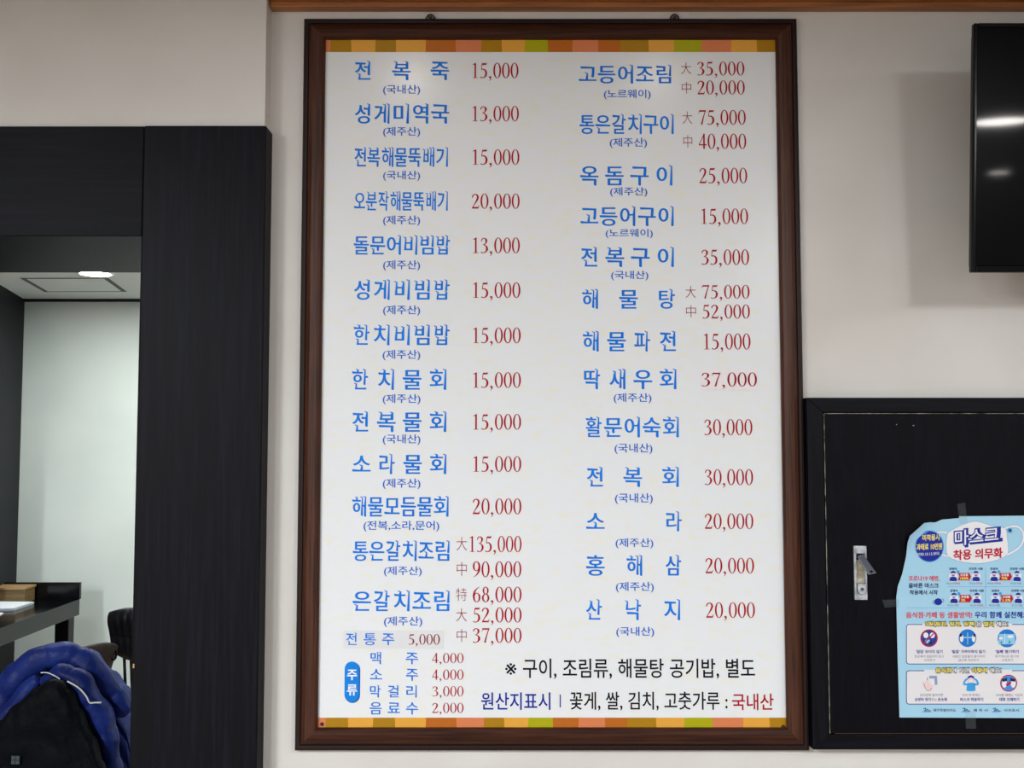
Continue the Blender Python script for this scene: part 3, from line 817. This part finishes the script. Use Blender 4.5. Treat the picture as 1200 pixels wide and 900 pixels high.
# mask drawing and title
mask = [(1110.5, 625), (1118, 620), (1131, 614), (1142, 611.2), (1152, 613), (1166, 617.5), (1178, 619.5), (1180, 630), (1181.5, 642), (1180, 650), (1170, 655.5), (1150, 660), (1132, 659), (1118, 655.5), (1110.5, 650), (1109, 638)]
pprint('mask_drawing', [smoothpoly([(x + (x - 1145) * .012, y + (y - 636) * .025) for x, y in mask], q_out, 1), smoothpoly(mask, q_w, 2),
    pline([(1178, 619), (1190, 616.6), (1198, 622), (1199.5, 632), (1194, 642), (1180, 650.5)], 3.4, q_out, 1), pline([(1178, 619), (1190, 616.6), (1198, 622), (1199.5, 632), (1194, 642), (1180, 650.5)], 2.4, q_w, 2),
    pline([(1110, 624.5), (1104, 623.4), (1098, 624.5)], 2.6, q_out, 1), pline([(1110, 624.5), (1104, 623.4), (1098, 624.5)], 1.9, q_w, 2),
    pline([(1112, 652), (1104, 650), (1099, 647)], 2.6, q_out, 1), pline([(1112, 652), (1104, 650), (1099, 647)], 1.9, q_w, 2),
    ell(1183.6, 621.6, 2.2, 2.2, q_cyan, 3)] + [pline([(1183.6 - 4 * math.cos(a), 621.6 - 4 * math.sin(a)), (1183.6 + 4 * math.cos(a), 621.6 + 4 * math.sin(a))], .5, q_cyan, 3) for a in (0.2, .98, 1.77, 2.5)])
pprint('title_lettering', [ptext('마스크', 1118.6, 1175, 620.2, 642.8, 'halo', q_navy, 3, .10), ptext('마스크', 1117.6, 1171.5, 620.4, 641, 'halo', q_navy, 4, .10), ptext('마스크', 1118.9, 1170.2, 621.8, 639.8, 'medium', q_w, 5, .10),
    ptext('착용 의무화', 1117, 1175, 644.6, 656.8, 'black', q_red, 4, .055)])
pprint('round_badge', [ell(1089.3, 640.2, 16.8, 18.6, mat('badge_glow', (70, 140, 225), .45), 2), ell(1089.3, 640.2, 15.8, 17.6, q_navy, 3),
    ptext('미착용시', 1081, 1101, 626.6, 634, 'bold', q_yel, 4, .04), ptext('과태료 10만원', 1074, 1104.2, 637.3, 645, 'bold', q_yel, 4, .04), ptext('2020.10.13.부터', 1074.5, 1100.5, 647.4, 651.6, 'sans', q_w, 4, .03)])
pprint('slogan_lettering', [ptext('코로나19 예방,', 1064.6, 1101.2, 674.6, 681.2, 'bold', q_coral, 2), ptext('올바른 마스크', 1064.8, 1100, 683.2, 689.2, 'bold', q_dn, 2), ptext('착용에서 시작', 1066, 1099, 691.4, 697, 'bold', q_dn, 2),
    ell(1099.5, 705.2, 4.6, 4.0, q_navy, 2), pline([(1095, 703.5), (1093.3, 706), (1095.5, 708)], .5, q_navy, 2), pline([(1104, 701.6), (1106, 703.4), (1104.5, 706)], .5, q_navy, 2)])
# transmission chart: four cells
sh = [pline([(1155, 665), (1155, 711)], .5, q_out, 1, False), pline([(1110, 687.5), (1290, 687.5)], .5, q_out, 1, False), pline([(1062.5, 712.3), (1290, 712.3)], .5, q_out, 1, False)]
def figure_(cx_, cy_, masked):
    return [ell(cx_, cy_ + .5, 5.2, 6.2, q_w, 1, 18), ell(cx_, cy_ - 3.0, 2.9, 3.1, q_skin, 2, 16), ppoly([(cx_ - 3, cy_ - 3), (cx_ - 2.6, cy_ - 5.6), (cx_, cy_ - 6.6), (cx_ + 2.6, cy_ - 5.6), (cx_ + 3, cy_ - 3), (cx_ + 1.6, cy_ - 4), (cx_ - 1.6, cy_ - 4)], q_navy, 3),
            smoothpoly([(cx_ - 4.2, cy_ + 5), (cx_ - 3.6, cy_ + 1.2), (cx_, cy_ + .4), (cx_ + 3.6, cy_ + 1.2), (cx_ + 4.2, cy_ + 5), (cx_, cy_ + 5.6)], q_navy, 3), ell(cx_, cy_ - 1.2, 1.8, 1.1, q_cyan if masked else mat('print_violet', (120, 110, 190), .45), 4, 12)]
for (fx, fy, pct, m1, m2) in ((1117, 675.5, '100%', 0, 0), (1165, 675.5, '70%', 0, 1), (1118, 701.2, '5%', 1, 0), (1166.5, 701.2, '1.5%', 1, 1)):
    sh += figure_(fx, fy, m1) + figure_(fx + 26.8, fy, m2)
    sh.append(ppoly([(fx + 6, fy - 4), (fx + 18, fy - 4), (fx + 18.3, fy - 5), (fx + 21, fy + .2), (fx + 18.3, fy + 5.4), (fx + 18, fy + 4.6), (fx + 5.6, fy + 4.6), (fx + 7.4, fy)], q_red, 3)); sh.append(ell(fx + 5.8, fy - 5.6, 1.7, 1.7, q_cyan, 4, 12))
    sh.append(ptext('감염률', fx + 8.3, fx + 17.5, fy - 3.2, fy - .2, 'bold', q_w, 5)); sh.append(ptext(pct, fx + 8.4, fx + 8.4 + 2.4 * len(pct), fy + .8, fy + 3.7, 'bold', q_yel, 5))
    sh.append(ptext('감염자', fx - 4.5, fx + 4.5, fy - 10.4, fy - 7.6, 'bold', q_dn, 2)); sh.append(ptext('건강한 사람', fx + 18.3, fx + 35, fy - 10.4, fy - 7.6, 'bold', q_dn, 2))
    for off, mm in ((-7.5, m1), (19, m2)):
        sh.append(ptext('마스크', fx + off, fx + off + 7, fy + 7, fy + 9.4, 'sans', q_gray, 2)); sh.append(ptext('착용' if mm else '미착용', fx + off + 8, fx + off + (13 if mm else 15.5), fy + 7, fy + 9.4, 'sans', q_gray if mm else q_coral, 2))
pprint('transmission_chart', sh)
pprint('headline_lettering', [ptext('음식점·카페 등 생활방역!', 1061.8, 1139.4, 717, 724.4, 'bold', q_coral, 2), ptext('우리 함께 실천해요', 1142.3, 1206, 716.6, 724.4, 'bold', q_navy, 2)])
def panel(name, y0, y1, gap, title, tx, extra):
    o_ = rrect(1061.8, 1288, y0, y1, 3.5)
    sh = [ppoly(o_, q_frame, 1), ppoly(rrect(1062.7, 1287.2, y0 + .9, y1 - .9, 2.8), mat('print_cream', (226, 224, 228), .45), 2), ppoly([(gap[0], y0 - .8), (gap[1], y0 - .8), (gap[1], y0 + 2), (gap[0], y0 + 2)], mat('print_cream', (226, 224, 228), .45), 3)]
    x = tx[0]; tot = sum(adv(c_) for s_, _ in title for c_ in s_); k_ = (tx[1] - tx[0]) / tot
    for s_, col in title:
        if s_.strip():
            w_ = sum(adv(c_) for c_ in s_) * k_
            sh.append(ptext(s_.strip(), x, x + w_, y0 - 3.8, y0 + 3.6, 'rim', q_bk, 4)); sh.append(ptext(s_.strip(), x + .35, x + w_ - .35, y0 - 2.9, y0 + 2.7, 'bold', col, 5))
            x += w_
        else: x += adv(' ') * k_ * len(s_)
    pprint(name, sh + extra)
e = [ell(1088.8, 747.8, 10.2, 10.4, q_red, 3), ell(1088.8, 747.8, 8.8, 9, mat('print_ultramarine', (40, 60, 150), .45), 4), ell(1085, 744.5, 3, 3.4, q_w, 5, 12), ell(1092.5, 744.5, 3, 3.4, q_w, 5, 12), ell(1087, 751.5, 3, 2.4, q_sky, 5, 12), ell(1090, 753, 2, 1.6, q_bk, 5, 10), pline([(1082, 754.6), (1095.6, 741)], 1.3, q_red, 6, False),
     ell(1133.8, 747.8, 10.4, 10.4, q_az, 3), ell(1127, 748, 2.2, 4.4, q_w, 4, 12), ell(1141, 748, 2.2, 4.4, q_w, 4, 12), ell(1126, 744.5, 1.6, 1.8, q_bk, 5, 10), ell(1142, 744.5, 1.6, 1.8, q_bk, 5, 10), pline([(1134, 741), (1134, 755)], .5, q_w, 4, False), pline([(1129, 747), (1139, 747)], 1.6, q_sky, 4, False),
     ell(1180, 748, 10.8, 10.6, q_az, 3), ppoly([(1171, 743), (1189, 743), (1190, 755), (1170, 755)], q_sky, 4), ell(1184, 746, 3.6, 1.8, q_w, 5, 12), ell(1173, 748, 2.6, 1.4, q_w, 5, 12), pline([(1177.6, 742), (1177.6, 755)], .6, q_w, 5, False), ell(1183, 752.5, 1, 2, mat('print_green', (70, 150, 140), .45), 5, 10), ell(1173.5, 753, .9, 1.8, mat('print_green', (70, 150, 140), .45), 5, 10)]
for t, a, b, y_, st, m_, h_ in (("'밀집' 모이지 않기", 1073.4, 1104.5, 761.6, 'bold', q_navy, 4), ("'밀접' 가까이하지 않기", 1115, 1154.5, 761.6, 'bold', q_navy, 4), ("'밀폐' 환기하기", 1166.5, 1193.8, 761.6, 'bold', q_navy, 4),
        ('한곳에서 밀집하지 말고', 1071.8, 1106, 767.6, 'sans', q_gray, 3.2), ('식사하기', 1082.8, 1095.6, 772, 'sans', q_gray, 3.2), ('사람간 침방울이 옮겨지지', 1116, 1154, 767.6, 'sans', q_gray, 3.2), ('않도록 거리두기', 1123, 1147, 772, 'sans', q_gray, 3.2), ('주기적으로 환기와', 1166, 1194, 767.6, 'sans', q_gray, 3.2), ('소독하기', 1174, 1187, 772, 'sans', q_gray, 3.2)):
    e.append(ptext(t, a, b, y_, y_ + h_, st, m_, 3))
panel('distancing_advice', 731.4, 778.6, (1081, 1186), [('3밀(밀집, 밀접, 밀폐)', q_yel), ('은', q_w), (' ', None), ('멀리', q_yel), (' ', None), ('해요!', q_w)], (1084, 1182), e)
e = [smoothpoly([(1081.5, 803), (1084, 799), (1087, 797), (1089, 801), (1093, 803), (1092, 808), (1088.5, 810), (1085, 808)], q_skin, 3), pline([(1082, 800), (1085.5, 808), (1089, 809.5), (1092, 806)], .5, q_gray, 4), ppoly([(1089, 792), (1098, 792), (1098.5, 802.5), (1095.5, 802.5), (1095, 795), (1089, 795)], mat('print_steel', (140, 160, 195), .45), 4), ppoly([(1091, 796), (1094.6, 796), (1095, 802), (1091, 802)], q_w, 4), pline([(1087, 794), (1086.6, 797)], .8, q_az, 4, False),
     ell(1137.8, 796, 4, 4.2, q_skin, 4, 16), ppoly([(1133.9, 796), (1134.5, 792.6), (1137.8, 791.2), (1141.2, 792.6), (1141.8, 796), (1139, 794), (1136.5, 794)], q_navy, 5), ell(1137.8, 798.2, 2.2, 1.5, q_w, 5, 12),
     smoothpoly([(1134, 800.4), (1141.6, 800.4), (1143, 806), (1142.4, 809.6), (1133.4, 809.6), (1132.8, 806)], q_cyan, 3), pline([(1134, 802), (1129.6, 801.6), (1131.5, 797), (1134.6, 795.5)], 2.2, q_cyan, 3), pline([(1141.6, 802), (1146, 801.6), (1144.2, 797), (1141, 795.5)], 2.2, q_cyan, 3),
     ell(1182, 800.6, 10, 10, q_red, 3), ell(1182, 800.6, 8.8, 8.8, mat('print_midblue', (70, 140, 220), .45), 4), ell(1177, 801, 3, 5, q_w, 5, 14), ell(1187.4, 801, 3, 5, q_w, 5, 14), ppoly([(1174, 796), (1180, 794.4), (1180, 798), (1175, 799)], q_bk, 6), ppoly([(1184, 794.4), (1190, 796), (1189.4, 799), (1184, 798)], q_bk, 6), ppoly([(1178.6, 802), (1184, 798.4), (1185.4, 800.4), (1180, 804.4)], q_red, 7)]
for t, a, b, y_, st, m_, h_ in (('음식점에 들어가면', 1078.2, 1105, 812.8, 'sans', q_gray, 3.4), ('식사 전·후에는', 1127.6, 1148.6, 812.8, 'sans', q_gray, 3.4), ('식사할 때에는 가급적', 1167, 1198, 812.8, 'sans', q_gray, 3.4),
        ('손부터 씻기', 1072.2, 1090.6, 817.6, 'bold', q_navy, 4.2), ('또는', 1091.5, 1097.5, 818, 'sans', q_gray, 3.6), ('손소독', 1099, 1110, 817.6, 'bold', q_navy, 4.2), ('마스크 착용하기', 1125.2, 1152.2, 817.6, 'bold', q_navy, 4.2), ('대화 자제하기', 1171, 1194.4, 817.6, 'bold', q_navy, 4.2)):
    e.append(ptext(t, a, b, y_, y_ + h_, st, m_, 3))
panel('restaurant_advice', 785.6, 825.6, (1083, 1186), [('음식점', q_yel), ('에', q_w), (' ', None), ('가면', q_w), (' ', None), ('이렇게', q_yel), (' ', None), ('해요!', q_w)], (1096, 1174), e)
sh = []
for lx0, t, a, b in ((1080, '제주특별자치도', 1093.6, 1120.4), (1126, '제 주 시', 1140.6, 1157.4), (1161.6, '서귀포시', 1176.4, 1194)):
    sh += [ppoly([(lx0, 834.6), (lx0 + 5, 832), (lx0 + 8, 833.4), (lx0 + 12.4, 834.6)], mat('print_hill', (90, 160, 215), .45), 2), pline([(lx0 + 2, 830.6), (lx0 + 5, 830), (lx0 + 3.6, 833.4)], .8, q_bk, 3), pline([(lx0 + 5.6, 833), (lx0 + 7, 831), (lx0 + 8.6, 833), (lx0 + 11, 833)], .7, q_bk, 3), ptext(t, a, b, 830.6, 834.2, 'sans', q_bk, 2)]
pprint('issuer_marks', sh)
def tape(q_, lay=4):
    v = [P(x, y, PY - lay * .0006 - .0006) for x, y in q_]; vb = [p + Vector((0, .0002, 0)) for p in v]
    MB().add(v + vb, [(0, 1, 2, 3), (7, 6, 5, 4)]).build('tape', M_tape, poster)
tape([(1121.5, 591), (1131, 589), (1134, 612), (1125, 614)]); tape([(1034, 703), (1054, 702.5), (1054, 711), (1036.5, 712)])
tape([(1131, 833), (1143, 833), (1144, 854), (1132, 854)])

# ------------------------------------------------------------ television
tz1 = P(1160, 27, 1.975).z; tz0 = P(1160, 319.5, 2.02).z
tvh = (tz1 - tz0) / math.cos(R(4.7)); tvx0 = P(1139, 170, 1.998).x; tvw = .93
tv = thing('television', 'black flat-screen television tilted down from the upper right wall', 'television', (tvx0 + tvw / 2, 1.998, (tz0 + tz1) / 2), (R(4.7), 0, 0))
W2, H2 = tvw / 2, tvh / 2
def L(mb, name, m, **k): return mb.build(name, m, tv, rawlocal=True, **k)
bz = .0085
L(MB().box(-W2, -W2 + bz, -.004, .010, -H2, H2), 'bezel_side', M_bezel, bevel=.003, seg=3)
L(MB().box(W2 - bz, W2, -.004, .010, -H2, H2), 'bezel_side', M_bezel, bevel=.003, seg=3)
L(MB().box(-W2 + bz, W2 - bz, -.004, .010, H2 - bz, H2), 'bezel_top', M_bezel, bevel=.002)
L(MB().box(-W2 + bz, W2 - bz, -.004, .010, -H2, -H2 + .015), 'bezel_bottom', M_bezel, bevel=.002)
L(MB().box(-W2 + bz - .001, W2 - bz + .001, 0, .012, -H2 + .014, H2 - bz + .001), 'screen', M_tv)
L(MB().box(-W2 + .014, W2 - .014, .012, .045, -H2 + .012, H2 - .012).box(-W2 * .6, W2 * .6, .05, .085, -H2 * .7, H2 * .55), 'rear_housing', M_dark, bevel=.006)
L(MB().box(-.2, .2, .085, .10, -.1, .1).box(-.06, .06, .098, .185, -.05, .05), 'wall_bracket', M_leg, bevel=.002)

# ------------------------------------------------------------ back room: dark partition, desk, box, papers
ex = -2.5
part = MB().add([(ex, BY, 0), (ex + .14, 4.45, 0), (ex - .7, 4.45, 0), (ex - .7, BY, 0), (ex, BY, BC), (ex + .14, 4.45, BC), (ex - .7, 4.45, BC), (ex - .7, BY, BC)],
    [(0, 3, 2, 1), (4, 5, 6, 7), (0, 1, 5, 4), (1, 2, 6, 5), (2, 3, 7, 6), (3, 0, 4, 7)])
part.build('wall_back_room_partition', M_bv, kind='structure')
dk = .75
Dx1 = PZ(93.5, 702, dk).x; Dy1 = PZ(93.5, 702, dk).y
desk = thing('desk', 'long black lacquered desk running away along the left of the back room', 'desk', (Dx1 - .35, 3.6, 0))
dth = .075
dpoly = [(Dx1, 2.95), (Dx1, Dy1), (-2.425, Dy1), (-2.335, 4.44), (-2.68, 4.44), (-2.68, 2.95)]
MB().add([(x, y, dk - dth) for x, y in dpoly] + [(x, y, dk) for x, y in dpoly], [(0, 1, 2, 3, 4, 5)[::-1][::-1], (11, 10, 9, 8, 7, 6)[::-1]] + [(i, i + 6, (i + 1) % 6 + 6, (i + 1) % 6) for i in range(6)]).build('desktop', M_deskt, desk, bevel=.002)
MB().box(-2.43, Dx1, Dy1 - .004, Dy1 + .016, dk - .001, P(60, 682.5, Dy1).z).build('upstand', M_deskt, desk, bevel=.0015)
MB().box(Dx1 - .07, Dx1 - .006, Dy1 - .10, Dy1 - .04, 0, dk - dth).build('leg', M_leg, desk, bevel=.002)
MB().box(Dx1 - .60, Dx1 - .56, 2.98, 4.42, 0, dk - dth).build('side_panel', M_bv, desk)
MB().box(Dx1 - .07, Dx1 - .006, 3.0, 3.06, 0, dk - dth).build('leg', M_leg, desk, bevel=.002)
MB().box(Dx1 - .56, Dx1 - .30, 3.3, 3.9, .08, dk - dth).build('drawer_pedestal', M_bv, desk, bevel=.002)
# wooden box
by = PZ(20, 705, dk).y
a, b = P(-40, 704, 4.63), P(28.5, 704, 4.63)
zb1 = P(20, 691, 4.63).z
wbx = thing('wooden_box', 'small light wooden box with a paler lid at the far end of the desk', 'box', ((a.x + b.x) / 2, 4.67, dk))
MB().box(a.x, b.x, 4.63, 4.73, dk + .0005, zb1).build('body', M_pine, wbx, bevel=.001)
MB().box(a.x - .003, b.x + .004, 4.625, 4.735, zb1, zb1 + .010).build('lid', M_pinel, wbx, bevel=.001)
def papers(name, label, quad, n_, seed):
    t = thing(name, label, 'papers', (sum(p[0] for p in quad) / 4, sum(p[1] for p in quad) / 4, dk))
    random.seed(seed); z = dk
    for i in range(n_):
        dx, dy = random.uniform(-.006, .006), random.uniform(-.012, .012)
        v = [(p[0] + dx, p[1] + dy) for p in quad]
        MB().add([(x, y, z + .0002) for x, y in v] + [(x, y, z + .0042) for x, y in v], [(3, 2, 1, 0), (4, 5, 6, 7), (0, 1, 5, 4), (1, 2, 6, 5), (2, 3, 7, 6), (3, 0, 4, 7)]).build('sheet_bundle', M_sheet, t)
        z += .0045
papers('paper_stack', 'stack of white papers lying in front of the light wooden box', [tuple(PZ(-30, 716.5, dk).xy), tuple(PZ(17, 715.5, dk).xy), tuple(PZ(40, 708, dk).xy), tuple(PZ(-10, 707.5, dk).xy)], 3, 3)
papers('loose_paper', 'single white sheet near the front edge of the desk at the photo border', [tuple(PZ(-30, 723, dk).xy), tuple(PZ(0, 722, dk).xy), tuple(PZ(6, 718.6, dk).xy), tuple(PZ(-20, 718.6, dk).xy)], 1, 4)


# ------------------------------------------------------------ chairs
def brown_chair(loc, rz, label):
    t = thing('dining_chair', label, 'chair', loc, (0, 0, rz), 'brown leather chairs in the back room')
    def fn(u, v):
        x = (u - .5) * .44; curve = .05 * (1 - (2 * u - 1) ** 2)
        top = .87 - .035 * abs(2 * u - 1) ** 2.2
        bot = .62 + .10 * abs(2 * u - 1) ** 1.6
        z = bot + (top - bot) * v
        return x, .19 + curve + .05 * v, z
    mb = MB(); nu, nv = 20, 8
    fr_ = [fn(i / nu, j / nv) for j in range(nv + 1) for i in range(nu + 1)]
    bk = [(x, y + .028, z) for x, y, z in fr_]
    fs = []; st = nu + 1; off = len(fr_)
    for j in range(nv):
        for i in range(nu):
            fs.append((j * st + i, j * st + i + 1, (j + 1) * st + i + 1, (j + 1) * st + i)); fs.append((off + (j + 1) * st + i, off + (j + 1) * st + i + 1, off + j * st + i + 1, off + j * st + i))
    for i in range(nu): fs.append((i, off + i, off + i + 1, i + 1)); fs.append((nv * st + i + 1, off + nv * st + i + 1, off + nv * st + i, nv * st + i))
    for j in range(nv): fs.append((j * st, (j + 1) * st, off + (j + 1) * st, off + j * st)); fs.append(((j + 1) * st + nu, j * st + nu, off + j * st + nu, off + (j + 1) * st + nu))
    mb.add(fr_ + bk, fs).build('backrest', M_brown, t, rawlocal=True, bevel=.008, smooth=True)
    for s in (-1, 1):
        x = s * .17; u = .5 + x / .44; yy = fn(u, .75)
        for side, dy in ((1, .029), (-1, -.003)):
            pts_ = [(yy[0] + .018 * math.cos(a_), yy[1] + dy, yy[2] + .018 * math.sin(a_)) for a_ in [6.28319 * k / 16 for k in range(17)]]
            MB().tube(pts_, .004, 8).build('eyelet', M_leg, t, rawlocal=True, smooth=True)
    MB().box(-.21, .21, -.22, .19, .43, .48).build('seat', M_brown, t, rawlocal=True, bevel=.02, seg=4)
    for s in (-1, 1):
        MB().tube([(s * .19, .235, .80), (s * .19, .20, .45), (s * .19, .24, 0)], .012, 10).build('rear_leg', M_leg, t, rawlocal=True, smooth=True)
        MB().tube([(s * .19, -.19, .44), (s * .19, -.21, 0)], .012, 10).build('front_leg', M_leg, t, rawlocal=True, smooth=True)
    return t


def copy_tree(o, loc, rz, label):
    c = o.copy(); C.objects.link(c); c.location = loc; c.rotation_euler = (0, 0, rz); c['label'] = label
    for ch in o.children:
        d = ch.copy(); C.objects.link(d); d.parent = c
    return c


CHY = 3.02
cA = P(72, 800, CHY)
chairA = brown_chair((cA.x, CHY - .21, 0), 0, 'brown chair buried under the two hanging puffer jackets')
chairB = copy_tree(chairA, (-1.672, 3.48, 0), R(-117.5), 'brown curved-back chair showing right behind the blue jacket')

chairA.scale = (.74, 1, .88); chairB.scale = (.62, 1, .945)

# black tufted chair
cb = P(157, 740, 3.85)
chC = thing('padded_chair', 'black stitched leather chair with slim steel uprights beside the black post', 'chair', (-1.318, 4.07, 0), (0, 0, R(166)))
def bfn(u, v, back=0):
    x = (u - .5) * .40
    z = .655 + .215 * v - .006 * (1 - math.cos(2 * math.pi * u)) * 0 - .02 * abs(2 * u - 1) ** 4 * (v - .5) * 2
    puff = .016 * (abs(math.sin(math.pi * u * 11)) ** .6) * (abs(math.sin(math.pi * min(1, v * 2 if v < .5 else (v - .5) * 2))) ** .5)
    edge = .02 * (1 - (2 * v - 1) ** 6)
    y = .18 + .03 * (1 - (2 * u - 1) ** 2) + .05 * v
    return (x, y + (.02 + edge + puff * .8) if back else y - puff * .3, z)
mb = MB(); nu, nv = 48, 20; st = nu + 1
fr_ = [bfn(i / nu, j / nv) for j in range(nv + 1) for i in range(nu + 1)]; bk = [bfn(i / nu, j / nv, 1) for j in range(nv + 1) for i in range(nu + 1)]
# the camera looks at the front of this backrest
frp = [(x, y - .02 - .009 * (abs(math.sin(math.pi * ((x / .40) + .5) * 11)) ** .6) * (abs(math.sin(math.pi * min(1, max(0, (z - .655) / .215) * 2 if (z - .655) / .215 < .5 else ((z - .655) / .215 - .5) * 2))) ** .3), z) for x, y, z in fr_]
off = len(fr_); fs = []
for j in range(nv):
    for i in range(nu):
        fs.append((j * st + i, j * st + i + 1, (j + 1) * st + i + 1, (j + 1) * st + i)); fs.append((off + (j + 1) * st + i, off + (j + 1) * st + i + 1, off + j * st + i + 1, off + j * st + i))
for i in range(nu): fs.append((i, off + i, off + i + 1, i + 1)); fs.append((nv * st + i + 1, off + nv * st + i + 1, off + nv * st + i, nv * st + i))
for j in range(nv): fs.append((j * st, (j + 1) * st, off + (j + 1) * st, off + j * st)); fs.append(((j + 1) * st + nu, j * st + nu, off + j * st + nu, off + (j + 1) * st + nu))
MB().add(frp + bk, fs).build('backrest', M_bleather, chC, rawlocal=True, smooth=True)
MB().box(-.2, .2, -.22, .18, .42, .48).build('seat', M_bleather, chC, rawlocal=True, bevel=.02, seg=4)
for s in (-.155, -.125, .125, .155):
    MB().tube([(s, .215, .70), (s, .19, .45)], .006, 10).build('upright', M_leg, chC, rawlocal=True, smooth=True)
for s in (-1, 1):
    MB().tube([(s * .17, .16, .43), (s * .19, .22, 0)], .011, 10).build('leg', M_leg, chC, rawlocal=True, smooth=True)
    MB().tube([(s * .17, -.18, .43), (s * .19, -.22, 0)], .011, 10).build('leg', M_leg, chC, rawlocal=True, smooth=True)

chC.scale = (1, 1, .985)
# ------------------------------------------------------------ jackets hung over the near chair
JY = CHY
jb = P(70, 900, JY)
def crinkle(p, amp, f=22):
    return Vector(p) + Vector((noise.noise(Vector(p) * f), noise.noise(Vector(p) * f + Vector((7, 1, 3))), noise.noise(Vector(p) * f + Vector((2, 9, 5))))) * amp
def interp(prof_, x):
    for i in range(len(prof_) - 1):
        if prof_[i][0] <= x <= prof_[i + 1][0]:
            t = (x - prof_[i][0]) / (prof_[i + 1][0] - prof_[i][0]); t = t * t * (3 - 2 * t)
            return prof_[i][1] * (1 - t) + prof_[i + 1][1] * t
    return prof_[0][1] if x < prof_[0][0] else prof_[-1][1]
def draped(name, prof_, x0, x1, yfront, thick, zbot, m, root, quilt=.05, amp=.010, nu=70, nv=60, slant=0):
    """cloth hung over a ridge whose top line follows prof_ (pixel x -> pixel y)"""
    mb = MB()
    def fn(u, v):
        px = x0 + (x1 - x0) * u
        top = P(px, interp(prof_, px), yfront + thick * .5)
        x = top.x
        side = (1 - abs(2 * u - 1) ** 3)
        th = thick * (.25 + .75 * math.sqrt(max(0, side)))
        hgt = top.z - zbot
        L_ = v * (2 * hgt)
        if v < .44: y = yfront + thick / 2 - th / 2; z = zbot + hgt * (v / .44) * .9; nrm = Vector((0, -1, 0)); s = z
        elif v > .56: y = yfront + thick / 2 + th / 2; z = zbot + hgt * ((1 - v) / .44) * .9; nrm = Vector((0, 1, 0)); s = z
        else:
            a_ = (v - .44) / .12 * math.pi; y = yfront + thick / 2 - th / 2 * math.cos(a_); z = zbot + hgt * (.9 + .1 * math.sin(a_)); nrm = Vector((0, -math.cos(a_), math.sin(a_))); s = z
        ph = (top.z - s + slant * (x - jb.x)) / quilt + .7 * noise.noise(Vector((x * 5, y * 5, s * 5)))
        p = Vector((x, y, z)) + nrm * amp * (abs(math.sin(math.pi * ph)) ** .55 - .6)
        return crinkle(p, .008, 14)
    mb.grid(fn, nu, nv)
    return mb.build(name, m, root, smooth=True)
def roll(name, ctrl, m, root, seglen=.07, amp=.16, n=22, wr=.008):
    """puffer sleeve or collar roll: control (px, py, Y, radius)"""
    pts_ = []
    cs = [(*P(a_, b_, c_), r__) for a_, b_, c_, r__ in ctrl]
    s = spline([Vector(c_[:3]) for c_ in cs], 14); rr = spline([Vector((c_[3], 0, 0)) for c_ in cs], 14)
    L_ = 0; rad = []
    for i, p in enumerate(s):
        if i: L_ += (s[i] - s[i - 1]).length
        rad.append(max(.004, rr[i].x) * (1 - amp + amp * abs(math.sin(math.pi * L_ / seglen)) ** .6))
    mb = MB().tube(s, rad, n)
    mb.v = [crinkle(p, wr, 18) for p in mb.v]
    return mb.build(name, m, root, smooth=True)

blue = thing('puffer_jacket', 'royal blue puffer jacket with white piping hung over a chair', 'jacket', (jb.x, JY, 0))
draped('body', [(-60, 850), (-20, 812), (0, 800), (25, 776), (50, 761), (75, 758), (100, 764), (122, 785), (140, 806), (156, 840), (164, 900)], -60, 164, JY - .10, .20, .42, M_blue, blue, .075, .010, slant=.5)
roll('collar_roll', [(-30, 860, 2.84, .030), (0, 826, 2.84, .042), (20, 796, 2.84, .044), (46, 774, 2.84, .040), (78, 768, 2.85, .036), (104, 782, 2.86, .040), (122, 806, 2.87, .042), (140, 826, 2.88, .036), (150, 836, 2.89, .018)], M_blue, blue, .075)
roll('sleeve', [(52, 800, 2.80, .018), (72, 789, 2.79, .028), (94, 800, 2.79, .034), (110, 826, 2.80, .036), (122, 858, 2.81, .036), (128, 905, 2.82, .036), (130, 960, 2.83, .034)], M_blue, blue, .09)
roll('sleeve', [(44, 796, 2.79, .018), (30, 812, 2.79, .028), (14, 836, 2.79, .032), (0, 866, 2.79, .034), (-12, 905, 2.79, .034)], M_blue, blue, .09)
def piping(ctrl, r_=.0022, nm='piping'):
    s = spline([P(*c_) for c_ in ctrl], 8); MB().tube(s, r_, 6).build(nm, M_refl, blue, smooth=True)
piping([(48, 788.5, 2.755), (56, 788.5, 2.750), (66, 793, 2.745), (70, 796, 2.742)], .0016)
piping([(79, 798.5, 2.742), (92, 806, 2.742), (101, 816, 2.744), (105, 823.5, 2.746), (111, 823.4, 2.748), (118.5, 823.4, 2.750)])
piping([(-10, 811, 2.90), (2, 799, 2.90), (16, 784, 2.90), (28, 774, 2.91), (38, 769, 2.92)], .0026)
blk = thing('puffer_jacket', 'black-navy quilted jacket hung in front of the royal blue one', 'jacket', (jb.x, JY - .27, 0))
draped('body', [(-70, 880), (-30, 868), (0, 846), (20, 824), (40, 806), (60, 797), (72, 797), (82, 806), (95, 832), (108, 862), (120, 892), (130, 925)], -70, 130, JY - .315, .07, .40, M_navy, blk, .085, .006, slant=-.7)
c = P(18.5, 890.5, JY - .327)
mbq = MB()
for i in range(2):
    for j in range(2): mbq.box(c.x - .011 + i * .0115, c.x - .001 + i * .0115, c.y - .002, c.y + .003, c.z - .011 + j * .0115, c.z - .001 + j * .0115)
mbq.build('square_emblem', mat('grey_print', (72, 80, 84), .6, 0, .1), blk)
MB().tube([P(8, 843, 2.735), P(9, 848, 2.735), P(7, 853, 2.735)], .003, 8).build('zip_pull', M_chrome, blue, smooth=True)
